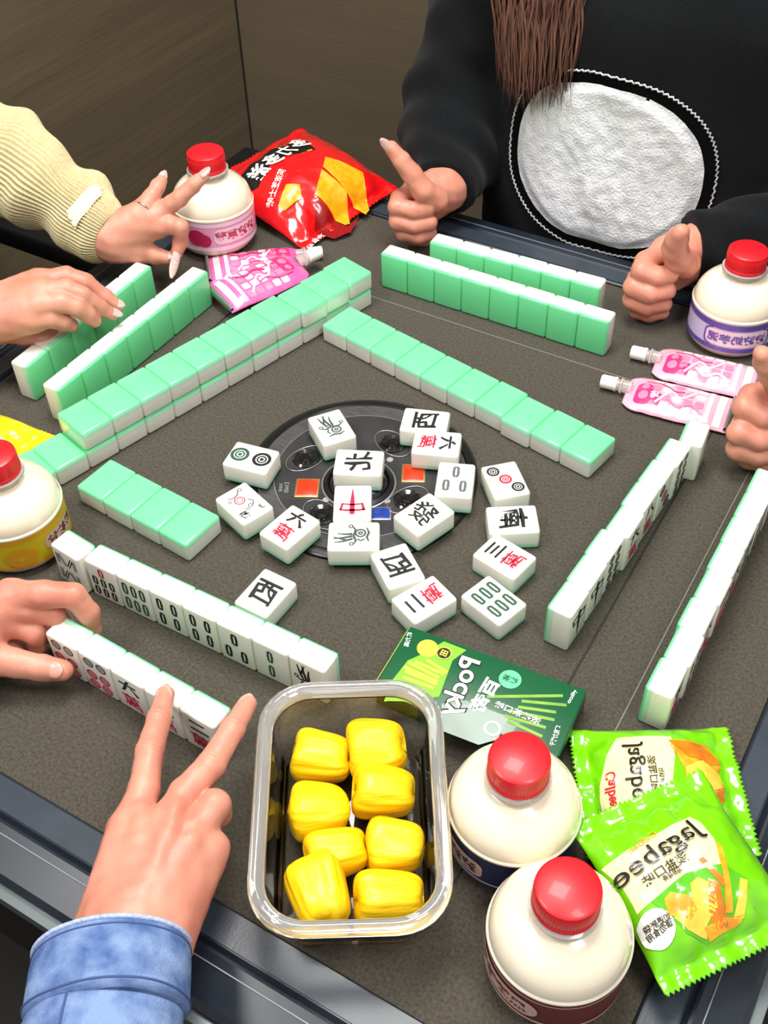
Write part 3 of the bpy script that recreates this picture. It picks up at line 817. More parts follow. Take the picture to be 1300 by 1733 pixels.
bottle(0.3265, -0.3110, 'milk bottle with a maroon label at the bottom edge, nearest the camera', 'label_maroon',
       [('label_band', [band(0.013, 0.016), band(0.044, 0.0455)], 'label_blush'), ('label_patch', [pol(rounded(-0.020, 0.029, 0.060, 0.020, 0.009))], 'label_blush'),
        ('lettering', [mtext('黑糖珍珠', 0.0118, -0.020, 0.029)], 'label_maroon')], turn=-0.3)

# ------------------------------------------------------------------ glass container with jackfruit
def rrect(w, h, r, n=7):
    return rounded(0, 0, w, h, r, n)
CA = math.radians(-58.3 + 90)
CC = (0.1775, -0.3025)
def container():
    t = thing('food_container', 'clear rectangular food container holding yellow jackfruit', 'container', (CC[0], CC[1], 0.0032), (0, 0, CA))
    secs = [  # width, length, corner radius, z : outer wall up to the rim, then the inner wall down
        (0.084, 0.136, 0.018, 0.0008), (0.091, 0.143, 0.020, 0.0), (0.095, 0.148, 0.022, 0.004), (0.101, 0.155, 0.025, 0.030), (0.105, 0.159, 0.027, 0.046),
        (0.1052, 0.1592, 0.027, 0.0478), (0.1030, 0.157, 0.026, 0.0478), (0.1025, 0.1565, 0.025, 0.046), (0.0985, 0.1525, 0.024, 0.030),
        (0.092, 0.145, 0.020, 0.006), (0.087, 0.140, 0.018, 0.0034), (0.080, 0.132, 0.015, 0.0030)]
    v, f = [], []
    for (w, h, r, z) in secs:
        pts = rrect(w, h, r); n_ = len(pts)
        v += [(p[0], p[1], z) for p in pts]
    for i in range(len(secs) - 1):
        for k in range(n_):
            f.append((i * n_ + k, i * n_ + (k + 1) % n_, (i + 1) * n_ + (k + 1) % n_, (i + 1) * n_ + k))
    f.append(tuple(range(n_))[::-1]); f.append(tuple((len(secs) - 1) * n_ + k for k in range(n_)))
    me = auto_smooth(fix_normals(mesh_from('container_shell', v, f)), 45)
    obj('shell', me, M['glass'], t)
    rs = [(0.1040, 0.158, 0.027, 0.0482), (0.1150, 0.169, 0.031, 0.0490), (0.1190, 0.173, 0.033, 0.0478), (0.1225, 0.1765, 0.034, 0.0475), (0.1240, 0.178, 0.034, 0.0500), (0.1238, 0.1778, 0.034, 0.0530), (0.1222, 0.1762, 0.034, 0.0548), (0.1206, 0.1746, 0.033, 0.0542),
          (0.1194, 0.1734, 0.033, 0.0556), (0.1150, 0.169, 0.031, 0.0568), (0.1112, 0.1652, 0.030, 0.0562), (0.1098, 0.1638, 0.029, 0.0548), (0.1078, 0.1618, 0.028, 0.0548), (0.1045, 0.1585, 0.027, 0.0520), (0.1035, 0.1575, 0.026, 0.0500)]
    v, f = [], []
    for (w, h, r, z) in rs:
        v += [(p[0], p[1], z) for p in rrect(w, h, r)]
    m_ = len(rs)
    for i in range(m_):
        for k in range(n_):
            f.append((i * n_ + k, i * n_ + (k + 1) % n_, ((i + 1) % m_) * n_ + (k + 1) % n_, ((i + 1) % m_) * n_ + k))
    obj('rim', auto_smooth(fix_normals(mesh_from('container_rim', v, f)), 75), M['clear_rim'], t)
    return t
container()
def jackfruit(P, size, ang, tilt, label, seed, taper=0.15):
    rr = random.Random(seed)
    nu, nv = 56, 40
    v, f = [], []
    ph = [rr.uniform(0, 6.28) for _ in range(6)]
    for i in range(nv + 1):
        a = -math.pi / 2 + math.pi * i / nv
        for k in range(nu):
            b = 2 * math.pi * k / nu
            ex = lambda c_, e: math.copysign(abs(c_) ** e, c_)
            x = ex(math.sin(a), 0.55); cr = ex(math.cos(a), 0.42) if i not in (0, nv) else 0
            y = cr * ex(math.cos(b), 0.72); z = cr * ex(math.sin(b), 0.72)
            g_ = 1 + 0.028 * math.sin(5 * b + ph[0] + 1.3 * x) + 0.016 * math.sin(13 * b + ph[1] - 2 * x) + 0.010 * math.sin(23 * b + ph[2]) - 0.05 * math.exp(-((((b - ph[3]) % 6.283) - 3.14) / 0.12) ** 2)
            tp = 1 - taper * x
            q = Vector((x * (1 + 0.06 * math.sin(2 * b + ph[4])), y * g_ * tp, z * g_ * tp))
            v.append((q.x * size[0] / 2, q.y * size[1] / 2, q.z * size[2] / 2))
    for i in range(nv):
        for k in range(nu):
            f.append((i * nu + k, i * nu + (k + 1) % nu, (i + 1) * nu + (k + 1) % nu, (i + 1) * nu + k))
    me = mesh_from('jackfruit_piece', v, f)
    bm = bmesh.new(); bm.from_mesh(me); bmesh.ops.remove_doubles(bm, verts=bm.verts[:], dist=1e-6); bmesh.ops.recalc_face_normals(bm, faces=bm.faces[:]); bm.to_mesh(me); bm.free()
    o = obj('jackfruit_piece', me, M['jackfruit'])
    o.rotation_euler = (tilt[0], tilt[1], math.radians(ang))
    bpy.context.view_layer.update()
    zmin = min((o.rotation_euler.to_matrix() @ q.co).z for q in me.vertices)
    o.location = (P[0], P[1], P[2] - zmin)
    set_props(o, label, 'jackfruit', 'jackfruit pieces in the container')
JP = [(0.1342, -0.2718, 0.024), (0.1647, -0.2493, 0.028), (0.1845, -0.2742, 0.026), (0.154, -0.3063, 0.024), (0.1805, -0.3266, 0.022), (0.2101, -0.3036, 0.026), (0.1866, -0.3556, 0.028), (0.2244, -0.3355, 0.026)]
spec = [((0.040, 0.034, 0.032), 22, (0.1, 0.0), 'jackfruit piece in the far left corner of the container'),
        ((0.039, 0.040, 0.036), 34, (0.3, -0.15), 'smooth jackfruit piece in the far right corner of the container'),
        ((0.041, 0.033, 0.036), 30, (0.1, 0.1), 'jackfruit piece second from the far end on the right side'),
        ((0.040, 0.036, 0.033), 38, (-0.1, 0.1), 'jackfruit piece second from the far end on the left side'),
        ((0.040, 0.030, 0.032), 45, (0.1, 0.0), 'rounded jackfruit piece left of the middle, third from the far end'),
        ((0.037, 0.035, 0.034), 30, (0.2, 0.05), 'jackfruit piece with a folded lower lip on the right side'),
        ((0.045, 0.037, 0.036), -40, (0.1, -0.1), 'large jackfruit piece in the near left corner of the container'),
        ((0.043, 0.031, 0.034), 36, (0.0, 0.1), 'ribbed jackfruit piece in the near right corner of the container')]
for n_, (p_, s_) in enumerate(zip(JP, spec)):
    jackfruit((p_[0], p_[1], 0.0072), [k * 0.97 for k in s_[0]], s_[1], s_[2], s_[3], 20 + n_)

# ------------------------------------------------------------------ green biscuit-stick box
FRM = {'green1': ((0.342, -0.172, 0.0036), (0.0, 0.0, 0.54105)), 'green2': ((0.377, -0.2355, 0.028), (0.0, 0.1, -0.62832)), 'red': ((-0.306, 0.37, 0.021), (0.0522, 0.15031, -0.20334)), 'box': ((0.2015, -0.1655, 0.0008), (0.0, 0.0, 0.07854)), 'pr1': ((0.21, 0.226, 0.0), (0.0, 0.0, 3.26377)), 'pr2': ((0.218, 0.282, 0.0), (0.0, 0.0, 3.26377)), 'pl1': ((-0.243, 0.191, 0.01), (0.12, 0.0, 1.18682)), 'pl2': ((-0.277, 0.227, 0.0), (0.0, 0.0, 0.73304))}
def frame_root(name, label, cat, key, z=0.0, tilt=(0, 0), group=None):
    loc, rot_ = FRM[key]
    return thing(name, label, cat, loc, rot_, group)
BX = frame_root('biscuit_box', 'flat dark green biscuit-stick box behind the glass container', 'box', 'box')
BH = 0.0215
obj('carton', box_me('carton', 0.139, 0.060, BH, 0.0006, c=(0, 0, BH / 2)), M['box_green'], BX)
obj('side_panel', box_me('side_panel', 0.1385, 0.0006, BH - 0.001, c=(0, -0.0301, BH / 2)), M['box_edge'], BX)
obj('end_flap', box_me('end_flap', 0.0006, 0.058, BH - 0.002, c=(0.0697, 0, BH / 2)), M['box_edge'], BX)
def bz(n_): return flat_z(BH + 0.00012 * (n_ + 1))
def stroke_list(ls, w): return [stroke2d(p, w) for p in ls]
def ttext(s, p, q, size, key_pts=None, bold=0.02, squeeze=None):
    """reversed lettering that runs from p to q (local coordinates)"""
    xd, ln = unit(p, q); yd = np.array((xd[1], -xd[0]))          # reversed: the upright is turned the other way
    v, f = text2d(s, size, bold)
    w = v[:, 0].max() - v[:, 0].min(); k = ln / w
    return place2d((v, f), ((p[0] + q[0]) / 2, (p[1] + q[1]) / 2), xd * k, yd)
lp = [(-0.06053, -0.02091), (-0.05788, -2e-05), (-0.05014, 0.01056), (-0.04083, 0.0273), (-0.0225, 0.02692), (-0.02803, 0.01389), (-0.02401, -0.01966), (-0.05778, -0.04014)]
decal('lime_panel', [poly2d(lp)], bz(0), M['box_lime'], BX)
gp = [(-0.01976, -0.02404), (0.00325, -0.01494), (0.02775, -0.01445), (0.02712, -0.03507), (0.01694, -0.04457), (-0.01188, -0.04487)]
decal('grey_panel', [poly2d(gp)], bz(0), M['box_grey'], BX)
fl = [(-0.06994, 0.02548), (-0.07074, -0.02579)]
decal('fold_line', [stroke2d(fl, 0.0006)], bz(1), M['box_lime'], BX)
ys = [[(-0.05669, -0.00113), (-0.03083, -0.00457)], [(-0.05561, -0.00933), (-0.02955, -0.01058)], [(-0.04566, 0.0065), (-0.02702, 0.00231)], [(-0.05503, -0.01499), (-0.03052, -0.01445)], [(-0.05289, 0.00141), (-0.0287, -0.00016)], [(-0.05785, -0.00639), (-0.03015, -0.00799)]]
decal('biscuit_sticks', stroke_list(ys, 0.0026), bz(1), M['stick'], BX)
gs = [[(0.00717, -0.00509), (0.05581, 0.01854)], [(0.03079, 0.00182), (0.06079, 0.01197)], [(0.03033, -0.00394), (0.05622, 0.00323)], [(0.02489, -0.00978), (0.05731, -0.00332)], [(0.02427, -0.01488), (0.05405, -0.01184)], [(0.02806, -0.01783), (0.05433, -0.01968)]]
decal('matcha_sticks', stroke_list(gs, 0.0025), bz(1), M['stick_green'], BX)
pk = [(-0.01373, 0.02126), (-0.01192, -0.03248)]
decal('brand_lettering', [ttext('Pocky', pk[0], pk[1], 0.0215, bold=0.05)], bz(2), M['print_black'], BX)
decal('brand_lettering', [ttext('Pocky', pk[0], pk[1], 0.0205, bold=0.02)], bz(3), M['print_white'], BX)
bq = [(0.00599, 0.0106), (0.00386, -0.02072)]
decal('brand_lettering', [ttext('百奇', bq[0], bq[1], 0.0125, bold=0.04)], bz(3), M['print_white'], BX)
sl_ = [(0.0165, 0.01585), (-0.04922, 0.01623), (-0.03629, 0.01701), (0.02063, -0.02841)]
decal('round_seal', [poly2d(ellipse(sl_[0][0], sl_[0][1], 0.0082, 0.0082))], bz(2), M['seal_mint'], BX)
decal('round_seal', [poly2d(ellipse(sl_[1][0], sl_[1][1], 0.0080, 0.0080))], bz(2), M['seal_gold'], BX)
decal('round_seal', [poly2d(ellipse(sl_[2][0], sl_[2][1], 0.0058, 0.0058))], bz(3), M['print_black'], BX)
decal('round_seal', [ring2d(sl_[2][0], sl_[2][1], 0.0058, 0.0050), place2d(text2d('田', 0.006, 0.03), sl_[2], (1, 0), (0, 1))], bz(4), M['seal_gold'], BX)
decal('cup_picture', [ring2d(sl_[3][0], sl_[3][1], 0.0062, 0.0045)], bz(3), M['print_white'], BX)
tq = [(0.04917, -0.00929), (0.01445, -0.00804), (0.02509, -0.00084), (0.05496, -0.00117)]
decal('small_lettering', [ttext('浓抹茶口味', tq[0], tq[1], 0.0062)], bz(3), M['print_white'], BX)
tq = [(-0.06737, 0.02419), (-0.06451, 0.01081), (0.06267, 0.02681), (0.06142, 0.01392), (0.06173, -0.00664), (0.06284, -0.02407)]
decal('small_lettering', [ttext('格力高', tq[0], tq[1], 0.0042), ttext('glico', tq[2], tq[3], 0.0040), ttext('巧克力饼干', tq[4], tq[5], 0.0042)], bz(3), M['print_white'], BX)
decal('seal_lettering', [place2d(text2d('抹茶', 0.0058, 0.02), sl_[0], (-1, 0), (0, 1))], bz(4), M['box_green'], BX)

# ------------------------------------------------------------------ pillow bags
def bag(name, label, key, L, Wd, thick, m, z=0.0, tilt=(0, 0), seal=0.011, sz=0.006, seed=1, group=None, serr=0.0012, mat_seal=None, cat='snack bag', flat=0.3, wr=1.0):
    t = frame_root(name, label, cat, key, z, tilt, group)
    rr = random.Random(seed); ph = [rr.uniform(0, 6.28) for _ in range(8)]
    hx = L / 2 - seal
    def hgt(x, y):
        a = max(0.0, 1 - abs(x / hx) ** 2.4) ** 0.75 if abs(x) < hx else 0.0
        b = max(0.0, 1 - abs(y / (Wd / 2)) ** 2.6) ** 0.7
        return a * b
    def top(x, y, off=0.0):
        h = hgt(x, y); e = (1 - h)
        wz = 0.0016 * wr * math.sin(9 * y / Wd * 6.28 * 0.5 + ph[0] + 30 * x) * min(1, max(0, (abs(x) / hx - 0.45)) * 2) * (1 if abs(x) < hx else 0.35)
        wz += 0.0009 * wr * (noise.noise((x * 60 + ph[1], y * 60, 0)) + 0.6 * noise.noise((x * 140, y * 140 + ph[2], 3)))
        rg = 0.00035 * math.sin(abs(x) * 6.28 / 0.0018) if abs(x) > hx else 0.0
        edge = min(1.0, (Wd / 2 - abs(y)) / 0.006)
        return sz + thick * h + (wz * max(edge, 0.15)) + rg + off
    def bot(x, y):
        return max(0.0006, sz - flat * thick * hgt(x, y) - 0.0006) if z == 0 and tilt == (0, 0) else sz - flat * thick * hgt(x, y) - 0.0006
    nx, ny = 72, 56
    v, f = [], []
    for side in (0, 1):
        for i in range(nx + 1):
            for j in range(ny + 1):
                x = -L / 2 + L * i / nx; y = -Wd / 2 + Wd * j / ny
                pinch = 1 - 0.05 * max(0, 1 - abs(abs(x) - hx) / 0.03) * 0 - 0.035 * hgt(x, 0)
                xx = x + (serr * (1 if j % 2 else -1) * (1 if x > 0 else -1) if i in (0, nx) else 0)
                zz = top(x, y) if side == 0 else min(bot(x, y), top(x, y) - 0.0003)
                v.append((xx, y * pinch, zz))
    n1 = (nx + 1) * (ny + 1)
    def id_(s_, i, j): return s_ * n1 + i * (ny + 1) + j
    for i in range(nx):
        for j in range(ny):
            f.append((id_(0, i, j), id_(0, i + 1, j), id_(0, i + 1, j + 1), id_(0, i, j + 1)))
            f.append((id_(1, i, j), id_(1, i, j + 1), id_(1, i + 1, j + 1), id_(1, i + 1, j)))
    for i in range(nx):
        f.append((id_(0, i, 0), id_(1, i, 0), id_(1, i + 1, 0), id_(0, i + 1, 0))); f.append((id_(0, i, ny), id_(0, i + 1, ny), id_(1, i + 1, ny), id_(1, i, ny)))
    for j in range(ny):
        f.append((id_(0, 0, j), id_(0, 0, j + 1), id_(1, 0, j + 1), id_(1, 0, j))); f.append((id_(0, nx, j), id_(1, nx, j), id_(1, nx, j + 1), id_(0, nx, j + 1)))
    me = fix_normals(mesh_from('wrapper', v, f))
    obj('wrapper', me, m, t)
    def srf(n_):
        def on_bag(x, y):
            y = max(-Wd / 2 + 0.001, min(Wd / 2 - 0.001, y))
            return (x, y * (1 - 0.035 * hgt(x, 0)), top(max(-hx, min(hx, x)), y, 0.0005 + 0.0004 * n_))
        return on_bag
    return t, srf
def bpoly(p): return poly2d(p, 0.0035)

G1, s1 = bag('snack_bag', 'green and cream chip bag lying flat, under the other green bag', 'green1', 0.112, 0.098, 0.020, M['bag_green'], seed=3, wr=1.7, group='green snack bags')
q = [(-0.02576, 0.03603), (0.01079, 0.03452), (0.00927, 0.01467), (0.00203, -0.01183), (-0.01237, -0.01759), (-0.02983, -0.03171), (-0.04167, -0.03145), (-0.04333, -0.0169), (-0.04189, 0.00044), (-0.03493, 0.02093)]
decal('cream_panel', [bpoly(q)], s1(0), M['bag_cream'], G1)
q = [(0.0066, 0.03035), (0.03749, 0.03102), (0.04209, 0.01257), (0.0365, 0.00497), (0.04009, -0.00389), (0.03898, -0.01389), (0.0303, -0.02344), (0.01563, -0.02072), (0.01373, -0.00837), (0.01424, 0.00548), (0.01002, 0.01857)]
decal('chips_picture', [bpoly(q)], s1(0), M['chip'], G1)
q = [(0.01533, 0.007), (0.02857, 0.01353), (0.03974, 0.00643), (0.03835, -0.00695), (0.02685, -0.01326), (0.01419, -0.0086)]
decal('chips_picture', [bpoly(q)], s1(1), M['chip_pale'], G1)
q = [(0.01525, -0.013), (0.02944, -0.01026), (0.04039, -0.00478), (0.03882, -0.01353), (0.02943, -0.02283), (0.01685, -0.0204)]
decal('chips_picture', [bpoly(q)], s1(1), M['chip_dark'], G1)
q = [(0.00763, 0.02938), (0.03196, 0.02974), (0.04134, 0.01368), (0.03402, 0.01111), (0.01893, 0.01513)]
decal('chips_picture', [bpoly(q)], s1(1), M['chip_dark'], G1)
q = [(-0.0171, 0.02903), (-0.02107, -0.02555), (-0.03481, 0.00816), (-0.03727, -0.01834), (-0.0069, 0.01574), (-0.00913, -0.01463), (-0.00204, 0.00514), (-0.00386, -0.01126), (0.02154, -0.03283)]
decal('brand_lettering', [ttext('Jagabee', q[0], q[1], 0.0155, bold=0.005)], s1(3), M['print_black'], G1)
decal('maker_lettering', [ttext('Calbee', q[2], q[3], 0.0088, bold=0.03)], s1(1), M['print_red'], G1)
decal('small_lettering', [ttext('淡盐口味', q[4], q[5], 0.0062), ttext('马铃薯条', q[6], q[7], 0.0040)], s1(1), M['print_brown'], G1)
decal('notice_circle', [bpoly(ellipse(q[8][0], q[8][1], 0.0078, 0.0078))], s1(2), M['bag_white'], G1)

G2, s2 = bag('snack_bag', 'green and cream chip bag lying tilted on top of the other green bag', 'green2', 0.112, 0.099, 0.022, M['bag_green'], z=0.017, tilt=(0.0, 0.06), seed=8, wr=1.8, group='green snack bags')
q = [(-0.02232, -0.04821), (-0.02647, 0.01708), (-0.02032, 0.02038), (-0.00793, 0.022), (0.0082, 0.017), (0.00428, -0.00784), (0.00927, -0.03447), (0.0111, -0.04433), (0.00521, -0.04394), (-0.00733, -0.04445)]
decal('cream_panel', [bpoly(q)], s2(0), M['bag_cream'], G2)
q = [(0.00927, -0.03447), (0.00428, -0.00784), (0.0082, 0.017), (0.02054, 0.02759), (0.03858, 0.01399), (0.04206, -0.01196), (0.03355, -0.02471), (0.02151, -0.02838), (0.0166, -0.03151)]
decal('green_panel', [bpoly(q)], s2(0), M['bag_green_dark'], G2)
for qq, mm in (([(0.01151, -0.02745), (0.00989, -0.0223), (0.01598, -0.01344), (0.02425, -0.01188), (0.02814, -0.01857), (0.02033, -0.02982)], 'chip'),
               ([(0.01085, -0.00924), (0.00903, -0.00259), (0.01642, 0.00378), (0.02819, -5e-05), (0.0334, -0.00978), (0.02521, -0.01581)], 'chip_pale'),
               ([(0.0001, 0.00326), (0.00037, 0.00669), (0.01899, 0.01339), (0.02013, 0.00881)], 'chip_dark'),
               ([(-0.00572, 0.02171), (-0.00145, 0.02362), (0.0333, 0.00922), (0.03223, 0.00408)], 'chip'),
               ([(0.01858, 0.023), (0.02132, 0.02704), (0.03851, 0.01383), (0.03618, 0.00838)], 'chip_pale'),
               ([(0.01201, 0.00255), (0.01648, 0.00752), (0.03887, 0.00297), (0.03849, -0.0083), (0.02759, -0.00586)], 'chip_dark'),
               ([(0.02287, -0.02738), (0.02131, -0.01612), (0.0334, -0.00978), (0.03968, -0.01239), (0.03209, -0.02322)], 'chip_pale'),
               ([(0.03416, -0.01234), (0.03404, 0.00217), (0.03667, 0.01533), (0.03959, 0.01161), (0.04163, -0.01126)], 'chip')):
    decal('chips_picture', [bpoly(qq)], s2(1), M[mm], G2)
q = [(-0.01737, 0.01755), (-0.00934, -0.04733), (-0.02573, -0.0088), (-0.02226, -0.03122), (-0.0046, -0.00118), (-0.00181, -0.03428), (0.00082, -0.00894), (0.00187, -0.02296), (0.02356, -0.03879)]
decal('brand_lettering', [ttext('Jagabee', q[0], q[1], 0.0165, bold=0.005)], s2(5), M['print_black'], G2)
decal('maker_lettering', [ttext('Calbee', q[2], q[3], 0.0055)], s2(1), M['chip'], G2)
decal('small_lettering', [ttext('淡盐口味', q[4], q[5], 0.0068), ttext('马铃薯条', q[6], q[7], 0.0042)], s2(1), M['print_brown'], G2)
decal('notice_circle', [bpoly(ellipse(q[8][0], q[8][1], 0.0108, 0.0108))], s2(1), M['bag_white'], G2)
q2 = [(0.02074, -0.02886), (0.02129, -0.04582), (0.02421, -0.02947), (0.02601, -0.04596)]
decal('notice_lettering', [ttext('如遇胀袋', q2[0], q2[1], 0.0046), ttext('请勿食用', q2[2], q2[3], 0.0046)], s2(2), M['print_brown'], G2)

RB, s3 = bag('chip_bag', 'plump red tortilla-chip bag with a black banner by the wall', 'red', 0.162, 0.158, 0.036, M['bag_red'], z=0.03, tilt=(0.1, 0.1), seed=5, sz=0.0, seal=0.010, flat=0.40, wr=1.6)
q = [(-0.04472, -0.06158), (-0.04654, -0.01192), (-0.05024, 0.0077), (-0.03745, 0.01134), (-0.03851, 0.02398), (-0.02462, 0.03358), (-0.00328, 0.02608), (-0.02357, -0.02501), (-0.01206, -0.06063), (-0.01661, -0.06725)]
decal('black_banner', [bpoly(q)], s3(0), M['print_black'], RB)
q = [(-0.04092, -0.01961), (-0.04886, 0.00635), (-0.03843, 0.01114), (-0.02469, -0.02619), (-0.00557, 0.02252), (-0.02454, 0.01713), (-0.02698, 0.0324), (-0.02526, -0.05796), (-0.00412, -0.02819), (0.01449, -0.07074), (0.0787, -0.04493), (0.08085, -0.07478)]
decal('triangle_line', [stroke2d(q[0:3], 0.0022), stroke2d(q[3:6], 0.0022)], s3(1), M['chip'], RB)
decal('brand_lettering', [ttext('多力多滋', q[6], q[7], 0.0250, bold=0.03)], s3(3), M['print_white'], RB)
decal('flavour_lettering', [ttext('超浓芝士味', q[8], q[9], 0.0095, bold=0.02)], s3(0), M['print_white'], RB)
decal('small_lettering', [ttext('净含量', q[10], q[11], 0.0075)], s3(0), M['print_white'], RB)
q = [(0.04725, -0.02751), (0.08809, -0.01506), (0.08412, 0.00765), (0.0979, -0.02078), (0.09154, -0.04131), (0.06968, -0.05025)]
decal('dark_swirl', [bpoly(q)], s3(0), M['bag_dark_red'], RB)
for qq in ([(0.01335, 0.02552), (0.05072, 0.0504), (0.08559, 0.02368), (0.08934, 0.01373), (0.02535, 0.00853)], [(0.02696, 0.00456), (0.06033, 0.01177), (0.08726, -0.01072), (0.08509, -0.01642), (0.04549, -0.02572)], [(0.01528, -0.0428), (0.02629, -0.03123), (0.04029, -0.04191), (0.03461, -0.06401), (0.02478, -0.06537)]):
    decal('chip_picture', [bpoly(qq)], s3(2), M['nacho'], RB)

# yellow wrapper behind the yellow-label bottle
FRM['yw'] = ((-0.316, -0.128, 0), (0, 0, 0.035))
YW, _s = bag('snack_bag', 'small bright yellow wrapper at the left edge behind a bottle', 'yw', 0.094, 0.06, 0.016, M['bag_yellow'], seed=11, seal=0.02)

# ------------------------------------------------------------------ spouted drink pouches
def pouch(key, label, base, hot, z=0.0, tilt=(0, 0), L=0.098, Wd=0.052):
    t = frame_root('drink_pouch', label, 'drink pouch', key, z, tilt, 'pink spouted drink pouches')
    thick = 0.010
    def half(x):                       # half width along the length; shoulders slope to the spout
        u = (x + L / 2) / L
        if u < 0.80: return Wd / 2 * (1 - 0.02 * math.sin(u * 9))
        k = (u - 0.80) / 0.20
        return Wd / 2 * (1 - 0.30 * k ** 3.0)
    def h_(x, y):
        hw = half(x); a = max(0, 1 - abs(y / hw) ** 2.2) ** 0.8
        u = (x + L / 2) / L
        return a * min(1, (1 - u) * 4 + 0.25) * min(1, u * 5 + 0.15)
    def top(x, y, off=0.0): return 0.004 + thick * h_(x, y) * 0.75 + 0.0005 * noise.noise((x * 120, y * 120, len(label))) + off
    nx, ny = 40, 24
    v, f = [], []
    for s_ in (0, 1):
        for i in range(nx + 1):
            x = -L / 2 + L * i / nx
            for j in range(ny + 1):
                y = half(x) * (-1 + 2 * j / ny)
                zt = top(x, y)
                v.append((x, y, zt if s_ == 0 else min(zt - 0.0006, max(0.0008 if tilt == (0, 0) else -1, 0.004 - 0.3 * thick * h_(x, y)))))
    n1 = (nx + 1) * (ny + 1); I = lambda s_, i, j: s_ * n1 + i * (ny + 1) + j
    for i in range(nx):
        for j in range(ny):
            f += [(I(0, i, j), I(0, i + 1, j), I(0, i + 1, j + 1), I(0, i, j + 1)), (I(1, i, j), I(1, i, j + 1), I(1, i + 1, j + 1), I(1, i + 1, j))]
        f += [(I(0, i, 0), I(1, i, 0), I(1, i + 1, 0), I(0, i + 1, 0)), (I(0, i, ny), I(0, i + 1, ny), I(1, i + 1, ny), I(1, i, ny))]
    for j in range(ny):
        f += [(I(0, 0, j), I(0, 0, j + 1), I(1, 0, j + 1), I(1, 0, j)), (I(0, nx, j), I(1, nx, j), I(1, nx, j + 1), I(0, nx, j + 1))]
    obj('pouch_body', fix_normals(mesh_from('pouch_body', v, f)), M[base], t)
    sp = obj('spout', lathe_me('spout', [(0.0062, -0.004), (0.0062, 0.004), (0.0075, 0.005), (0.0075, 0.0065), (0.0055, 0.0075), (0.0055, 0.012), (0.0, 0.012)], 24), M['clear'], t)
    X = Matrix.Translation((L / 2, 0, 0.0085)) @ Matrix.Rotation(math.pi / 2, 4, 'Y')
    sp.matrix_local = X
    cp = obj('spout_cap', lathe_me('spout_cap', [(0.0, 0.010), (0.0068, 0.010), (0.0072, 0.0115), (0.0066, 0.013), (0.0066, 0.024), (0.0058, 0.0255), (0.0, 0.0255)], 28), M['white_plastic'], t)
    cp.matrix_local = X
    obj('bottom_gusset', lathe_me('bottom_gusset', [(0.0035, -Wd / 2 * 0.94), (0.0048, -Wd / 2 * 0.6), (0.0052, 0), (0.0048, Wd / 2 * 0.6), (0.0035, Wd / 2 * 0.94)], 12), M['foil'], t,
        matrix=Matrix.Translation((-L / 2 + 0.001, 0, 0.0055)) @ Matrix.Rotation(-math.pi / 2, 4, 'X') @ Matrix.Scale(0.55, 4, (1, 0, 0)))
    def srf(n_): return lambda x, y: (x, y, top(x, y, 0.0004 + 0.0003 * n_))
    def pp(p): return poly2d(p, 0.004)
    decal('magenta_patch', [pp(rounded(L * 0.33, 0.005, 0.015, 0.028, 0.005)), pp(rounded(L * 0.22, 0.010, 0.012, 0.018, 0.004))], srf(0), M['pouch_magenta'], t)
    decal('pale_patch', [pp(ellipse(L * 0.33, 0.008, 0.0045, 0.0055)), pp(ellipse(L * 0.33, -0.004, 0.0035, 0.004))], srf(1), M['pouch_rose'], t)
    decal('pale_band', [pp([(-L * 0.43, -0.023), (-L * 0.36, -0.023), (-L * 0.36, 0.023), (-L * 0.43, 0.023)]), pp([(-L * 0.31, -0.022), (-L * 0.27, -0.022), (-L * 0.27, 0.022), (-L * 0.31, 0.022)])], srf(0), M['pouch_pale'], t)
    rr = random.Random(key)
    sq, sq2 = [], []
    for i in range(5):
        for j in range(4):
            x = -L * 0.20 + i * 0.0105; y = -0.0165 + j * 0.011
            (sq if rr.random() < 0.5 else sq2).append(pp(rounded(x, y, 0.0082, 0.0085, 0.002)))
    decal('block_pattern', sq, srf(0), M['pouch_rose'], t)
    decal('block_pattern', sq2, srf(0), M['pouch_pale'], t)
    decal('white_swirl', [stroke2d(spline([(-L * 0.18, -0.016), (-L * 0.02, 0.002), (L * 0.08, -0.004), (L * 0.2, 0.014)], 8), 0.0022)], srf(1), M['print_white'], t)
    decal('magenta_line', [stroke2d(spline([(L * 0.34, -0.012), (L * 0.18, -0.013), (L * 0.05, -0.006), (-L * 0.04, -0.008)], 8), 0.0012)], srf(2), M['pouch_magenta'], t)
    decal('magenta_line', [stroke2d(spline([(-L * 0.24, 0.016), (-L * 0.12, 0.008), (L * 0.0, 0.014), (L * 0.1, 0.006)], 8), 0.003)], srf(2), M[hot], t)
    return t
pouch('pr1', 'pale pink spouted pouch on the right, nearer the upright ivory tiles', 'pouch_pink', 'pouch_rose')
pouch('pr2', 'pale pink spouted pouch on the right, nearer the purple-label bottle', 'pouch_pink', 'pouch_pale')
pouch('pl2', 'hot pink spouted pouch on the left, against the pink-label bottle', 'pouch_hot', 'pouch_magenta', L=0.102)
pouch('pl1', 'hot pink spouted pouch on the left, nearer the double tile wall', 'pouch_hot', 'pouch_magenta', z=0.006, tilt=(0.10, 0.0), L=0.102)

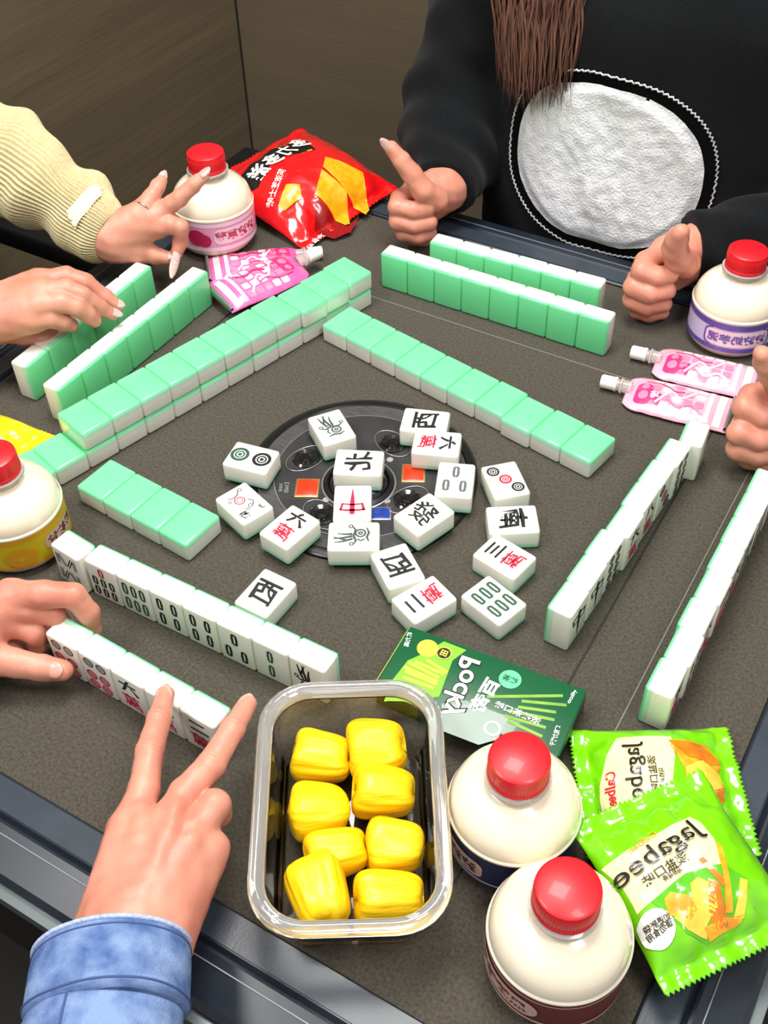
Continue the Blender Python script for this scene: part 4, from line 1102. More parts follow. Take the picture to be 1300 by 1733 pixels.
# ------------------------------------------------------------------ people (hands, sleeves, one torso)
def hand(palm, fingers, kp=0.011, kf=0.007, kc=0.0014, h=0.0014, joints=(), tendons=()):
    """palm: chains of (x, y, z, r) blended softly; fingers: chains that grow out of the palm but stay apart from each other"""
    allp = np.array([p for c in palm + fingers for p in c])
    lo = (allp[:, :3] - allp[:, 3:4]).min(0) - 0.004; hi = (allp[:, :3] + allp[:, 3:4]).max(0) + 0.004
    def fn(X):
        P_ = None
        for c in palm:
            d = d_chain(X, c, 0.004); P_ = d if P_ is None else smin(P_, d, kp)
        D = None
        for c in fingers:
            d = d_chain(X, c, 0.0022)
            for j in (joints if len(c) > 4 else ()):             # skin folds over the finger joints
                a_, b_ = np.array(c[j][:3]), np.array(c[j + 1][:3]); ax_ = (b_ - a_) / np.linalg.norm(b_ - a_)
                q_ = X - a_; s_ = q_ @ ax_
                d = d + np.where((q_ * q_).sum(-1) < 0.0004, 0.00045 * np.exp(-(s_ / 0.0042) ** 2) * np.cos(s_ * 6.283 / 0.0030), 0)
            d = smin(P_, d, kf)
            D = d if D is None else smin(D, d, kc)
        for c in tendons:
            D = smin(D, d_chain(X, c, 0.003), 0.006)
        return D + 0.00022 * (np.sin(X[..., 0] * 420) * np.sin(X[..., 1] * 380 + 1) + np.sin(X[..., 2] * 450 + X[..., 0] * 200))
    return surface_nets(fn, lo, hi, h)
def join_np(parts):
    V, F, b = [], [], 0
    for v, f in parts:
        V.append(v); F.append(f + b); b += len(v)
    return np.concatenate(V), np.concatenate(F)
def nail(p, tip, nrm, w, m, parent, thick=0.0007, r_f=0.007, name='nail', curve=1.0):
    """p: root of the nail at finger centre height, tip: its free end; nrm: which way the back of the finger faces"""
    p, tip, n_ = Vector(p), Vector(tip), Vector(nrm)
    d = (tip - p); ln = d.length; d.normalize(); n_ = (n_ - d * n_.dot(d)).normalized(); s_ = d.cross(n_)
    nu, nv = 8, 8; v, f = [], []
    for side in (0, 1):
        for i in range(nu + 1):
            u = i / nu
            ww = w / 2 * (1 - max(0, (u - 0.45) / 0.55) ** 2.4 * 0.75) * (0.8 + 0.2 * min(1, u * 4))
            for j in range(nv + 1):
                t_ = -1 + 2 * j / nv
                q_ = p + d * (ln * u) + s_ * (ww * t_) + n_ * (r_f * (1 - 0.35 * curve * t_ * t_ * (ww / r_f)) - 0.0006 * u * u - side * thick - 0.0010 * (1 if i == 0 else 0))
                v.append(q_)
    n1 = (nu + 1) * (nv + 1); I = lambda s2_, i, j: s2_ * n1 + i * (nv + 1) + j
    for i in range(nu):
        for j in range(nv):
            f += [(I(0, i, j), I(0, i + 1, j), I(0, i + 1, j + 1), I(0, i, j + 1)), (I(1, i, j), I(1, i, j + 1), I(1, i + 1, j + 1), I(1, i + 1, j))]
        f += [(I(0, i, 0), I(1, i, 0), I(1, i + 1, 0), I(0, i + 1, 0)), (I(0, i, nv), I(0, i + 1, nv), I(1, i + 1, nv), I(1, i, nv))]
    for j in range(nv):
        f += [(I(0, 0, j), I(0, 0, j + 1), I(1, 0, j + 1), I(1, 0, j)), (I(0, nu, j), I(1, nu, j), I(1, nu, j + 1), I(0, nu, j + 1))]
    obj(name, fix_normals(mesh_from(name, v, f)), M[m], parent, world=True)
def sleeve(pts, ribs=0, amp=0.0, folds=(), nA=160, per=26, lip=0.004, seed=0, squash=1.0):
    """cloth tube along (x, y, z, r); first point is the cuff opening. returns verts, faces, and a point function"""
    S = spline(pts, per); rr = random.Random(seed); ph = [rr.uniform(0, 6.28) for _ in range(8)]
    P_ = [Vector(s_[:3]) for s_ in S]; Rr = [s_[3] for s_ in S]
    ln = [0.0]
    for a, b in zip(P_[:-1], P_[1:]): ln.append(ln[-1] + (b - a).length)
    t0 = (P_[1] - P_[0]).normalized(); x = Vector((0, 0, 1)); x = (x - t0 * x.dot(t0)).normalized()
    fr = []
    for i, p in enumerate(P_):
        t_ = (P_[min(i + 1, len(P_) - 1)] - P_[max(i - 1, 0)]).normalized(); x = (x - t_ * x.dot(t_)).normalized(); fr.append((x.copy(), t_.cross(x)))
    def rad(i, a):
        r = Rr[i]; s_ = ln[i]
        for (f0, am, k, q) in folds:
            r += am * math.sin(s_ * f0 + q + k * math.sin(a + ph[0]) + 0.8 * math.sin(2 * a + ph[1])) * min(1, s_ / 0.012)
        r += 0.0022 * (am_n := noise.noise((math.cos(a) * 1.3, math.sin(a) * 1.3, s_ * 26 + seed))) * min(1, s_ / 0.01)
        if ribs: r += amp * (abs(math.sin(ribs / 2 * a + 0.5 * math.sin(s_ * 30 + ph[2]))) - 0.5)
        return r
    def pt(i, a, off=0.0):
        xx, yy = fr[i]; r = rad(i, a) + off
        return P_[i] + xx * (math.cos(a) * r * squash) + yy * (math.sin(a) * r)
    v, f = [], []
    tdir = (P_[0] - P_[1]).normalized()
    rings = [[P_[0] - tdir * 0.010 + (pt(0, 2 * math.pi * k / nA) - P_[0]) * (1 - lip / Rr[0]) for k in range(nA)],
             [P_[0] + tdir * 0.0004 + (pt(0, 2 * math.pi * k / nA) - P_[0]) * (1 - lip * 0.7 / Rr[0]) for k in range(nA)],
             [P_[0] + tdir * 0.0012 + (pt(0, 2 * math.pi * k / nA) - P_[0]) * (1 - lip * 0.3 / Rr[0]) for k in range(nA)]]
    for i in range(len(P_)): rings.append([pt(i, 2 * math.pi * k / nA) for k in range(nA)])
    for rg in rings: v += rg
    for i in range(len(rings) - 1):
        for k in range(nA):
            f.append((i * nA + k, i * nA + (k + 1) % nA, (i + 1) * nA + (k + 1) % nA, (i + 1) * nA + k))
    f.append(tuple((len(rings) - 1) * nA + k for k in range(nA)))
    return v, f, pt, len(P_)
def person(label, loc): return thing('person', label, 'person', loc)
UP = (0.15, -0.25, 1.0)

# --- player at the near side: V sign, blue denim cuff, other hand holding a tile
PA = person('person in a light blue denim jacket making a V sign, other hand holding a tile', (0.05, -0.62, FLOOR_Z))
vhand = hand(
    [[(0.0994, -0.4482, 0.046, 0.021), (0.071, -0.39, 0.054, 0.015)], [(0.1133, -0.4422, 0.05, 0.022), (0.0919, -0.3818, 0.06, 0.014)], [(0.1219, -0.4358, 0.047, 0.022), (0.108, -0.3774, 0.056, 0.0135)],
     [(0.1259, -0.435, 0.042, 0.018), (0.1186, -0.3794, 0.046, 0.013)], [(0.1223, -0.4559, 0.048, 0.024), (0.1055, -0.4334, 0.048, 0.024)], [(0.13, -0.4744, 0.048, 0.024), (0.1146, -0.4445, 0.048, 0.024)]],
    [[(0.0692, -0.3849, 0.056, 0.0125), (0.0615, -0.3641, 0.059, 0.0102), (0.0482, -0.3411, 0.061, 0.009), (0.0371, -0.3183, 0.06, 0.008), (0.0269, -0.2992, 0.057, 0.0066)],
     [(0.0909, -0.3782, 0.06, 0.0125), (0.088, -0.3564, 0.063, 0.0102), (0.0916, -0.332, 0.066, 0.009), (0.0871, -0.3022, 0.065, 0.008), (0.0827, -0.2799, 0.062, 0.0066)],
     [(0.1076, -0.3752, 0.058, 0.012), (0.109, -0.3519, 0.062, 0.0098), (0.1052, -0.3487, 0.042, 0.0088), (0.0982, -0.3567, 0.03, 0.008)],
     [(0.118, -0.3769, 0.048, 0.0115), (0.1207, -0.3723, 0.052, 0.0098), (0.1124, -0.3706, 0.032, 0.0085), (0.1026, -0.3733, 0.024, 0.0078)],
     [(0.0827, -0.4307, 0.034, 0.015), (0.0741, -0.4001, 0.026, 0.012), (0.0806, -0.3763, 0.022, 0.01), (0.0906, -0.3636, 0.02, 0.0085)]],
    h=0.0011, joints=(2, 3), tendons=[[(0.1028, -0.4309, 0.064, 0.0035), (0.0851, -0.3977, 0.067, 0.0042), (0.0731, -0.3787, 0.066, 0.004)], [(0.1126, -0.4269, 0.067, 0.0035), (0.1007, -0.387, 0.0715, 0.0042), (0.0925, -0.3669, 0.0705, 0.004)], [(0.1178, -0.4244, 0.064, 0.0035), (0.1134, -0.3817, 0.0675, 0.004)]])
hold = hand(
    [[(-0.1453, -0.3274, 0.046, 0.022), (-0.1288, -0.287, 0.056, 0.0135)], [(-0.143, -0.3306, 0.044, 0.022), (-0.1314, -0.2978, 0.05, 0.013)], [(-0.1443, -0.3309, 0.04, 0.022), (-0.1372, -0.3079, 0.04, 0.0125)],
     [(-0.1422, -0.3359, 0.04, 0.022), (-0.1251, -0.3285, 0.034, 0.014)], [(-0.1689, -0.3624, 0.046, 0.026), (-0.1449, -0.3317, 0.044, 0.024)]],
    [[(-0.1279, -0.2872, 0.058, 0.0125), (-0.1039, -0.2768, 0.064, 0.0105), (-0.0848, -0.2654, 0.062, 0.0094), (-0.0765, -0.2638, 0.046, 0.0084), (-0.0744, -0.266, 0.03, 0.007)],
     [(-0.1309, -0.2974, 0.052, 0.0115), (-0.1132, -0.2862, 0.052, 0.0098), (-0.0985, -0.2769, 0.044, 0.0088), (-0.0981, -0.2731, 0.026, 0.008), (-0.1063, -0.2787, 0.014, 0.007)],
     [(-0.1356, -0.3075, 0.042, 0.011), (-0.1217, -0.2984, 0.042, 0.0095), (-0.1077, -0.2923, 0.034, 0.0085), (-0.1097, -0.2933, 0.018, 0.0075)],
     [(-0.1411, -0.3139, 0.03, 0.01), (-0.1306, -0.3076, 0.026, 0.0085), (-0.1234, -0.3031, 0.016, 0.0075)],
     [(-0.1251, -0.3285, 0.034, 0.0135), (-0.1034, -0.3189, 0.03, 0.0108), (-0.0854, -0.3103, 0.026, 0.0096), (-0.072, -0.3041, 0.024, 0.008)]])
obj('hand', np_mesh('hand', *vhand), M['skin'], PA, world=True, label='hand making a V sign')
obj('hand', np_mesh('hand', *hold), M['skin'], PA, world=True, label='hand holding a tile')
nv = [(0.0318, -0.3083, 0.058), (0.0253, -0.2946, 0.057), (0.0844, -0.2889, 0.063), (0.0819, -0.2754, 0.062), (-0.0789, -0.3072, 0.026), (-0.0687, -0.3037, 0.025)]
nail(nv[0], nv[1], UP, 0.0110, 'nail', PA, r_f=0.0064); nail(nv[2], nv[3], UP, 0.0110, 'nail', PA, r_f=0.0064)
nail(nv[4], nv[5], (0.35, -0.6, 0.75), 0.0125, 'nail', PA, r_f=0.0084)
cuff = [(0.1078, -0.4532, 0.048, 0.0448), (0.1162, -0.4642, 0.05, 0.0452), (0.1296, -0.4819, 0.052, 0.0462)]
v_, f_, cpt, cn = sleeve(cuff, folds=[(120, 0.0006, 0.6, 0.3)], nA=120, per=14, lip=0.006, seed=3, squash=0.80)
obj('jacket_cuff', fix_normals(mesh_from('jacket_cuff', v_, f_)), M['denim'], PA, world=True)
slv = [(0.1295, -0.4827, 0.052, 0.0425), (0.1391, -0.498, 0.052, 0.045), (0.1579, -0.5242, 0.056, 0.049), (0.185, -0.5623, 0.062, 0.053)]
v_, f_, spt, sn = sleeve(slv, folds=[(90, 0.0012, 0.9, 0.6)], nA=120, per=12, seed=4, squash=0.80)
obj('jacket_sleeve', fix_normals(mesh_from('jacket_sleeve', v_, f_)), M['denim'], PA, world=True)
ed = []
for i, r_, nm, m_ in ((0, 0.0016, 'cuff_edge', 'denim_edge'), (5, 0.0006, 'stitch_line', 'stitch'), (cn - 2, 0.0008, 'stitch_line', 'stitch')):
    ring = [cpt(i, 2 * math.pi * k / 60, 0.0002) for k in range(61)]
    v_, f_ = tube(ring, r_, 6, False); obj(nm, mesh_from(nm, v_, f_), M[m_], PA, world=True)
seam = [spt(i, 0.35, 0.0002) for i in range(sn)]
v_, f_ = tube(seam, 0.0008, 6); obj('stitch_line', mesh_from('stitch_line', v_, f_), M['stitch'], PA, world=True)
sl2 = [(-0.148, -0.3395, 0.046, 0.034), (-0.167, -0.3725, 0.052, 0.04), (-0.191, -0.4161, 0.06, 0.046)]
v_, f_, _p, _n = sleeve(sl2, folds=[(110, 0.001, 0.8, 0.2)], nA=90, per=12, seed=6)
obj('jacket_sleeve', fix_normals(mesh_from('jacket_sleeve', v_, f_)), M['denim'], PA, world=True)

# --- player on the left: cream ribbed sleeves, long nails, rings
PB = person('person in a cream ribbed knit sweater with long nails, one hand on the tiles', (-0.62, 0.05, FLOOR_Z))
okh = hand(
    [[(-0.3785, 0.123, 0.066, 0.02), (-0.3586, 0.1442, 0.084, 0.0125)], [(-0.3763, 0.1254, 0.064, 0.02), (-0.3475, 0.1525, 0.08, 0.0125)], [(-0.3775, 0.1294, 0.06, 0.0195), (-0.3408, 0.1555, 0.072, 0.012)],
     [(-0.3779, 0.1287, 0.056, 0.018), (-0.3574, 0.1363, 0.048, 0.0125)], [(-0.4156, 0.1243, 0.07, 0.022), (-0.3788, 0.1266, 0.064, 0.0205)]],
    [[(-0.3384, 0.1531, 0.074, 0.0112), (-0.3255, 0.1589, 0.076, 0.0098), (-0.3173, 0.1642, 0.072, 0.009), (-0.3189, 0.1632, 0.056, 0.008), (-0.3199, 0.155, 0.046, 0.0066)],
     [(-0.3444, 0.153, 0.082, 0.0108), (-0.3353, 0.1647, 0.088, 0.0096), (-0.3203, 0.1731, 0.1, 0.0086), (-0.3089, 0.1859, 0.112, 0.0076), (-0.3009, 0.1941, 0.12, 0.006)],
     [(-0.3547, 0.1477, 0.086, 0.0108), (-0.3509, 0.1546, 0.093, 0.0096), (-0.3494, 0.1649, 0.099, 0.0086), (-0.3497, 0.1763, 0.104, 0.0077), (-0.3502, 0.1835, 0.107, 0.0062)],
     [(-0.3657, 0.1492, 0.078, 0.01), (-0.3743, 0.1682, 0.074, 0.0085), (-0.3791, 0.1806, 0.062, 0.0076), (-0.3816, 0.1754, 0.054, 0.0068)],
     [(-0.3645, 0.1293, 0.054, 0.014), (-0.3539, 0.1392, 0.046, 0.011), (-0.3402, 0.1447, 0.042, 0.0092), (-0.3291, 0.1492, 0.04, 0.0074)]])
cov = hand(
    [[(-0.3972, -0.0518, 0.07, 0.0215), (-0.3627, 0.0059, 0.084, 0.013)], [(-0.3931, -0.056, 0.07, 0.0215), (-0.3459, -0.0084, 0.086, 0.013)], [(-0.3915, -0.0584, 0.068, 0.0215), (-0.3393, -0.0201, 0.082, 0.0125)],
     [(-0.3949, -0.0573, 0.062, 0.0215), (-0.3424, -0.0315, 0.072, 0.013)], [(-0.4414, -0.0974, 0.066, 0.026), (-0.3954, -0.0552, 0.066, 0.0225)]],
    [[(-0.3602, 0.0039, 0.086, 0.0112), (-0.3439, 0.024, 0.086, 0.0098), (-0.3282, 0.0314, 0.08, 0.0088), (-0.3135, 0.0388, 0.064, 0.0076), (-0.3035, 0.0425, 0.054, 0.006)],
     [(-0.3434, -0.0103, 0.088, 0.0112), (-0.3266, 0.0054, 0.088, 0.0098), (-0.3132, 0.0116, 0.082, 0.0088), (-0.3036, 0.0209, 0.066, 0.0076), (-0.2969, 0.0273, 0.056, 0.006)],
     [(-0.3369, -0.022, 0.084, 0.011), (-0.3208, -0.0089, 0.084, 0.0096), (-0.3098, -0.0019, 0.078, 0.0086), (-0.3046, 0.005, 0.066, 0.0076), (-0.3029, 0.0089, 0.058, 0.0066)],
     [(-0.3424, -0.0315, 0.072, 0.0112), (-0.3279, -0.0215, 0.072, 0.0096), (-0.3224, -0.0123, 0.064, 0.0086), (-0.3212, -0.0055, 0.056, 0.0074)],
     [(-0.3771, -0.0425, 0.056, 0.013), (-0.3622, -0.0297, 0.046, 0.011), (-0.3489, -0.0197, 0.04, 0.009), (-0.3433, -0.0105, 0.036, 0.008)]])
obj('hand', np_mesh('hand', *okh), M['skin_b'], PB, world=True, label='hand with thumb and forefinger meeting')
obj('hand', np_mesh('hand', *cov), M['skin_b'], PB, world=True, label='hand resting on upright tiles')
nb = [(-0.3019, 0.1902, 0.119), (-0.2975, 0.2025, 0.124), (-0.3495, 0.1805, 0.106), (-0.3519, 0.193, 0.112), (-0.3304, 0.148, 0.041), (-0.3148, 0.1569, 0.04), (-0.3202, 0.1556, 0.047), (-0.3015, 0.1181, 0.04), (-0.3066, 0.0411, 0.058), (-0.2982, 0.0453, 0.052), (-0.2993, 0.0252, 0.06), (-0.29, 0.032, 0.052)]
nail(nb[0], nb[1], UP, 0.0095, 'nail_pink', PB, r_f=0.0052); nail(nb[2], nb[3], (0.5, -0.6, 0.3), 0.0095, 'nail_white', PB, r_f=0.0045)
nail(nb[4], nb[5], UP, 0.0110, 'nail_white', PB, r_f=0.0060, label=None) if False else nail(nb[4], nb[5], UP, 0.0110, 'nail_white', PB, r_f=0.0060)
nail(nb[6], nb[7], (0.6, -0.6, 0.2), 0.0095, 'nail_white', PB, r_f=0.0045)
nail(nb[8], nb[9], UP, 0.0090, 'nail_white', PB, r_f=0.0052); nail(nb[10], nb[11], UP, 0.0090, 'nail_white', PB, r_f=0.0052)
def ring_on(a, b, r, at):
    a, b = Vector(a), Vector(b); d = (b - a).normalized(); c_ = a.lerp(b, at); x = d.orthogonal().normalized(); y = d.cross(x)
    pts = [c_ + (x * math.cos(t_) + y * math.sin(t_)) * r for t_ in [2 * math.pi * k / 32 for k in range(33)]]
    v_, f_ = tube(pts, 0.0009, 8, False); o = obj('finger_ring', mesh_from('finger_ring', v_, f_), M['ring'], PB, world=True)
    bd = []
    for k in range(0, 32, 3):
        bm = bmesh.new(); bmesh.ops.create_icosphere(bm, subdivisions=1, radius=0.0014)
        bd.append(([q_.co + pts[k] for q_ in bm.verts], [tuple(x_.index for x_ in p_.verts) for p_ in bm.faces])); bm.free()
    V, F = merge(bd); e = obj('ring_beads', mesh_from('ring_beads', V, F), M['ring'], o)
rp = [(-0.3509, 0.1546, 0.093), (-0.3494, 0.1649, 0.099), (-0.3353, 0.1647, 0.088), (-0.3301, 0.1837, 0.092)]
ring_on(rp[0], rp[1], 0.0102, -0.25); ring_on(rp[2], rp[3], 0.0100, 0.15)
cs = [(-0.3765, 0.126, 0.065, 0.0265), (-0.3992, 0.1284, 0.069, 0.033), (-0.4412, 0.1354, 0.078, 0.0405), (-0.4882, 0.1405, 0.092, 0.047), (-0.533, 0.1378, 0.108, 0.052), (-0.5898, 0.1269, 0.135, 0.056), (-0.6541, 0.1108, 0.17, 0.06)]
v_, f_, kpt, kn = sleeve(cs, ribs=58, amp=0.0046, folds=[(58, 0.0050, 1.3, 0.4), (125, 0.0024, 1.0, 1.7)], nA=320, per=34, lip=0.005, seed=9)
obj('sweater_sleeve', fix_normals(mesh_from('sweater_sleeve', v_, f_)), M['cream_knit'], PB, world=True)
pv, pf = [], []
for i in range(16):
    for j in range(14):
        pv.append(kpt(30 + i, 0.15 - 0.10 * (j) + 0.02 * i, 0.0022))
for i in range(15):
    for j in range(13):
        pf.append((i * 14 + j, i * 14 + j + 1, (i + 1) * 14 + j + 1, (i + 1) * 14 + j))
obj('sleeve_patch', mesh_from('sleeve_patch', pv, pf), M['cream_patch'], PB, world=True)
c2 = [(-0.3872, -0.0518, 0.066, 0.03), (-0.4045, -0.073, 0.066, 0.036), (-0.4352, -0.1157, 0.07, 0.043)]
v_, f_, _p, _n = sleeve(c2, ribs=60, amp=0.0016, folds=[(90, 0.002, 0.8, 0.2)], nA=240, per=14, seed=12)
obj('sweater_sleeve', fix_normals(mesh_from('sweater_sleeve', v_, f_)), M['cream_knit'], PB, world=True)

# --- player at the far side: black sweater, both thumbs up, long brown hair
PC_ = person('person in a black sweater with a white plush patch giving two thumbs up', (0.03, 0.58, FLOOR_Z))
th1 = hand(
    [[(-0.1311, 0.3955, 0.056, 0.02), (-0.1468, 0.3646, 0.06, 0.015)], [(-0.1312, 0.3987, 0.05, 0.02), (-0.1463, 0.3637, 0.044, 0.015)], [(-0.1313, 0.4019, 0.044, 0.019), (-0.1445, 0.3658, 0.028, 0.014)],
     [(-0.1481, 0.4526, 0.056, 0.022), (-0.1312, 0.3987, 0.05, 0.0205)]],
    [[(-0.1486, 0.3625, 0.062, 0.011), (-0.1551, 0.3375, 0.06, 0.0102), (-0.1517, 0.3266, 0.058, 0.0098), (-0.1341, 0.3316, 0.056, 0.0096), (-0.1225, 0.342, 0.056, 0.0085)],
     [(-0.1487, 0.3599, 0.046, 0.011), (-0.1542, 0.3356, 0.044, 0.0102), (-0.1498, 0.3253, 0.042, 0.01), (-0.1315, 0.3293, 0.04, 0.0096), (-0.1191, 0.3414, 0.04, 0.0085)],
     [(-0.1483, 0.3618, 0.032, 0.0108), (-0.1513, 0.3379, 0.029, 0.0098), (-0.1452, 0.3298, 0.027, 0.0094), (-0.1288, 0.3323, 0.026, 0.009), (-0.1203, 0.3437, 0.026, 0.008)],
     [(-0.1462, 0.3688, 0.02, 0.01), (-0.1466, 0.348, 0.016, 0.0088), (-0.1411, 0.3436, 0.014, 0.0084), (-0.1298, 0.3475, 0.013, 0.008)],
     [(-0.1201, 0.3562, 0.06, 0.014), (-0.1285, 0.3423, 0.076, 0.0122), (-0.1401, 0.34, 0.092, 0.0108), (-0.1511, 0.3368, 0.107, 0.0094), (-0.1623, 0.3344, 0.12, 0.0072)]])
th2 = hand(
    [[(0.1609, 0.4193, 0.056, 0.0225), (0.1338, 0.3728, 0.064, 0.015)], [(0.1617, 0.4204, 0.05, 0.0225), (0.1332, 0.3725, 0.046, 0.015)], [(0.1628, 0.4242, 0.044, 0.0215), (0.1363, 0.3678, 0.03, 0.0145)],
     [(0.1725, 0.4575, 0.056, 0.024), (0.1608, 0.4201, 0.052, 0.0225)]],
    [[(0.1323, 0.3671, 0.064, 0.0115), (0.123, 0.3428, 0.064, 0.0108), (0.1244, 0.3305, 0.062, 0.0104), (0.1396, 0.3339, 0.058, 0.01), (0.1493, 0.3438, 0.058, 0.009)],
     [(0.1321, 0.3612, 0.048, 0.0115), (0.1202, 0.3374, 0.047, 0.0108), (0.1211, 0.3248, 0.045, 0.0104), (0.1378, 0.3261, 0.042, 0.01), (0.1513, 0.3392, 0.042, 0.0088)],
     [(0.1337, 0.3605, 0.032, 0.0112), (0.1216, 0.3367, 0.031, 0.0104), (0.1217, 0.326, 0.029, 0.01), (0.1371, 0.3277, 0.026, 0.0094), (0.1501, 0.3394, 0.026, 0.0084)],
     [(0.1374, 0.3628, 0.019, 0.0105), (0.1279, 0.342, 0.017, 0.0095), (0.1267, 0.3328, 0.015, 0.009), (0.139, 0.3346, 0.013, 0.0085), (0.1483, 0.3432, 0.013, 0.0078)],
     [(0.1568, 0.3658, 0.06, 0.015), (0.1533, 0.3488, 0.074, 0.0136), (0.1502, 0.3399, 0.09, 0.0124), (0.1522, 0.3344, 0.104, 0.011), (0.1557, 0.3296, 0.114, 0.0086)]])
obj('hand', np_mesh('hand', *th1), M['skin'], PC_, world=True, label='fist with raised thumb beside the chip bag')
obj('hand', np_mesh('hand', *th2), M['skin'], PC_, world=True, label='fist with raised thumb beside the bottle')
nt = [(-0.1606, 0.3339, 0.118), (-0.1717, 0.3291, 0.132), (0.1536, 0.3302, 0.108), (0.1559, 0.3324, 0.117)]
nail(nt[0], nt[1], (-0.2, -0.6, 0.6), 0.0100, 'nail_pink', PC_, r_f=0.0055)
nail(nt[2], nt[3], (-0.2, 0.9, 0.3), 0.0110, 'nail_pink', PC_, r_f=0.0070)
W1 = [(-0.132, 0.3972, 0.052)][0]; W2 = [(0.1551, 0.4058, 0.052)][0]
torso = [[(-0.055, 0.64, -0.30, 0.115), (-0.05, 0.590, 0.02, 0.118), (-0.045, 0.59, 0.22, 0.115), (-0.055, 0.61, 0.33, 0.085)],
         [(0.035, 0.64, -0.30, 0.125), (0.035, 0.588, 0.02, 0.128), (0.035, 0.58, 0.22, 0.125), (0.035, 0.61, 0.36, 0.085), (0.035, 0.62, 0.42, 0.065)],
         [(0.125, 0.64, -0.30, 0.115), (0.12, 0.590, 0.02, 0.118), (0.115, 0.59, 0.22, 0.115), (0.125, 0.61, 0.33, 0.085)]]
arms = [[(-0.115, 0.60, 0.33, 0.072), (-0.155, 0.56, 0.20, 0.066), (-0.182, 0.525, 0.085, 0.062), (-0.165, 0.475, 0.054, 0.054), (W1[0] - 0.002, W1[1] + 0.006, W1[2], 0.037)],
        [(0.20, 0.60, 0.33, 0.072), (0.255, 0.56, 0.20, 0.066), (0.300, 0.54, 0.085, 0.060), (0.262, 0.482, 0.060, 0.052), (W2[0] + 0.004, W2[1] + 0.012, W2[2], 0.037)]]
def torso_fn(X):
    T_ = None
    for c in torso:
        d = d_chain(X, c, 0.02); T_ = d if T_ is None else smin(T_, d, 0.05)
    return T_
def ripple(X):
    x, y, z = X[..., 0], X[..., 1], X[..., 2]
    return 0.0022 * np.sin(z * 42 + x * 26 + 1.3 * np.sin(x * 40)) * np.sin(x * 33 + 0.7)
def sweater_fn(X):
    D = torso_fn(X)
    for c in arms:
        d = d_chain(X, c, 0.025)
        x, y, z = X[..., 0], X[..., 1], X[..., 2]
        d = d + 0.0032 * np.sin(z * 95 + 30 * y + 14 * np.sin(x * 9)) * np.cos(x * 40 + y * 25) + 0.002 * np.sin(y * 150 + z * 60)
        D = smin(D, d, 0.012)
    D = D + ripple(X)
    # the cuffs are open where the wrists come out
    for Wp, out in ((W1, (0.30, -0.95, 0.0)), (W2, (-0.75, -0.66, 0.0))):
        o_ = np.array(out) / np.linalg.norm(out)
        q_ = X - np.array(Wp)
        along = q_ @ o_
        D = np.where((np.linalg.norm(q_, axis=-1) < 0.075), np.maximum(D, along - 0.004), D)
    return D
v_, f_ = surface_nets(sweater_fn, (-0.27, 0.32, -0.34), (0.37, 0.76, 0.50), 0.0048)
sw_me = np_mesh('sweater', v_, f_)
obj('sweater', sw_me, M['black_knit'], PC_, world=True)
GX, GZ = np.arange(-0.13, 0.19, 0.003), np.arange(-0.06, 0.24, 0.003)      # front of the chest, traced once on a grid
gx, gz = np.meshgrid(GX, GZ, indexing='ij'); gy = np.full(gx.shape, 0.36)
for _ in range(40):
    X_ = np.stack([gx, gy, gz], -1); gy = gy + (torso_fn(X_) + ripple(X_)) * 0.8
def on_chest(x, z, off):
    i = min(max((x - GX[0]) / 0.003, 0), len(GX) - 2.001); j = min(max((z - GZ[0]) / 0.003, 0), len(GZ) - 2.001)
    a, b = int(i), int(j); u, w = i - a, j - b
    y = gy[a, b] * (1 - u) * (1 - w) + gy[a + 1, b] * u * (1 - w) + gy[a, b + 1] * (1 - u) * w + gy[a + 1, b + 1] * u * w
    return (x, y - off, z)
def blob(cx, cz, rx, rz, n=72, e=0.86):
    o = []
    for k in range(n):
        t_ = 2 * math.pi * k / n; c_, s_ = math.cos(t_), math.sin(t_)
        o.append((cx + rx * math.copysign(abs(c_) ** e, c_), cz + rz * math.copysign(abs(s_) ** e, s_)))
    return o
PCX, PCZ, PRX, PRZ = 0.028, 0.088, 0.106, 0.090
bv, bf = poly2d(blob(PCX, PCZ, PRX + 0.010, PRZ + 0.010), 0.008)
decal('patch_border', [(bv, bf)], lambda x, z: on_chest(x, z, 0.0018), M['black_yarn'], PC_).location = -Vector(PC_.location)
pv_, pf_ = poly2d(blob(PCX, PCZ, PRX, PRZ), 0.0045)
def plush(x, z):
    e = min(1.0, max(0.0, (1 - ((x - PCX) / PRX) ** 2 - ((z - PCZ) / PRZ) ** 2) * 6))
    return on_chest(x, z, 0.0028 + 0.004 * e + 0.0012 * noise.noise((x * 90, z * 90, 1)) + 0.0016 * noise.noise((x * 25, z * 18, 4)))
decal('plush_patch', [(pv_, pf_)], plush, M['plush'], PC_).location = -Vector(PC_.location)
zz = blob(PCX, PCZ, PRX + 0.012, PRZ + 0.012, 240)
zz = [(x + (0.0009 if k % 2 else -0.0009), z + (0.0009 if k % 2 else -0.0009)) for k, (x, z) in enumerate(zz)]
v_, f_ = tube([on_chest(x, z, 0.0024) for x, z in zz + [zz[0]]], 0.0011, 5, False)
obj('white_stitching', mesh_from('white_stitching', v_, f_), M['yarn'], PC_, world=True)
hs = []
hr = random.Random(5)
HT = [(-0.126, 0.3175), (-0.0107, 0.3333), (-0.1052, 0.1443), (-0.0087, 0.1836), (-0.0751, 0.1344), (-0.0219, 0.1526)]
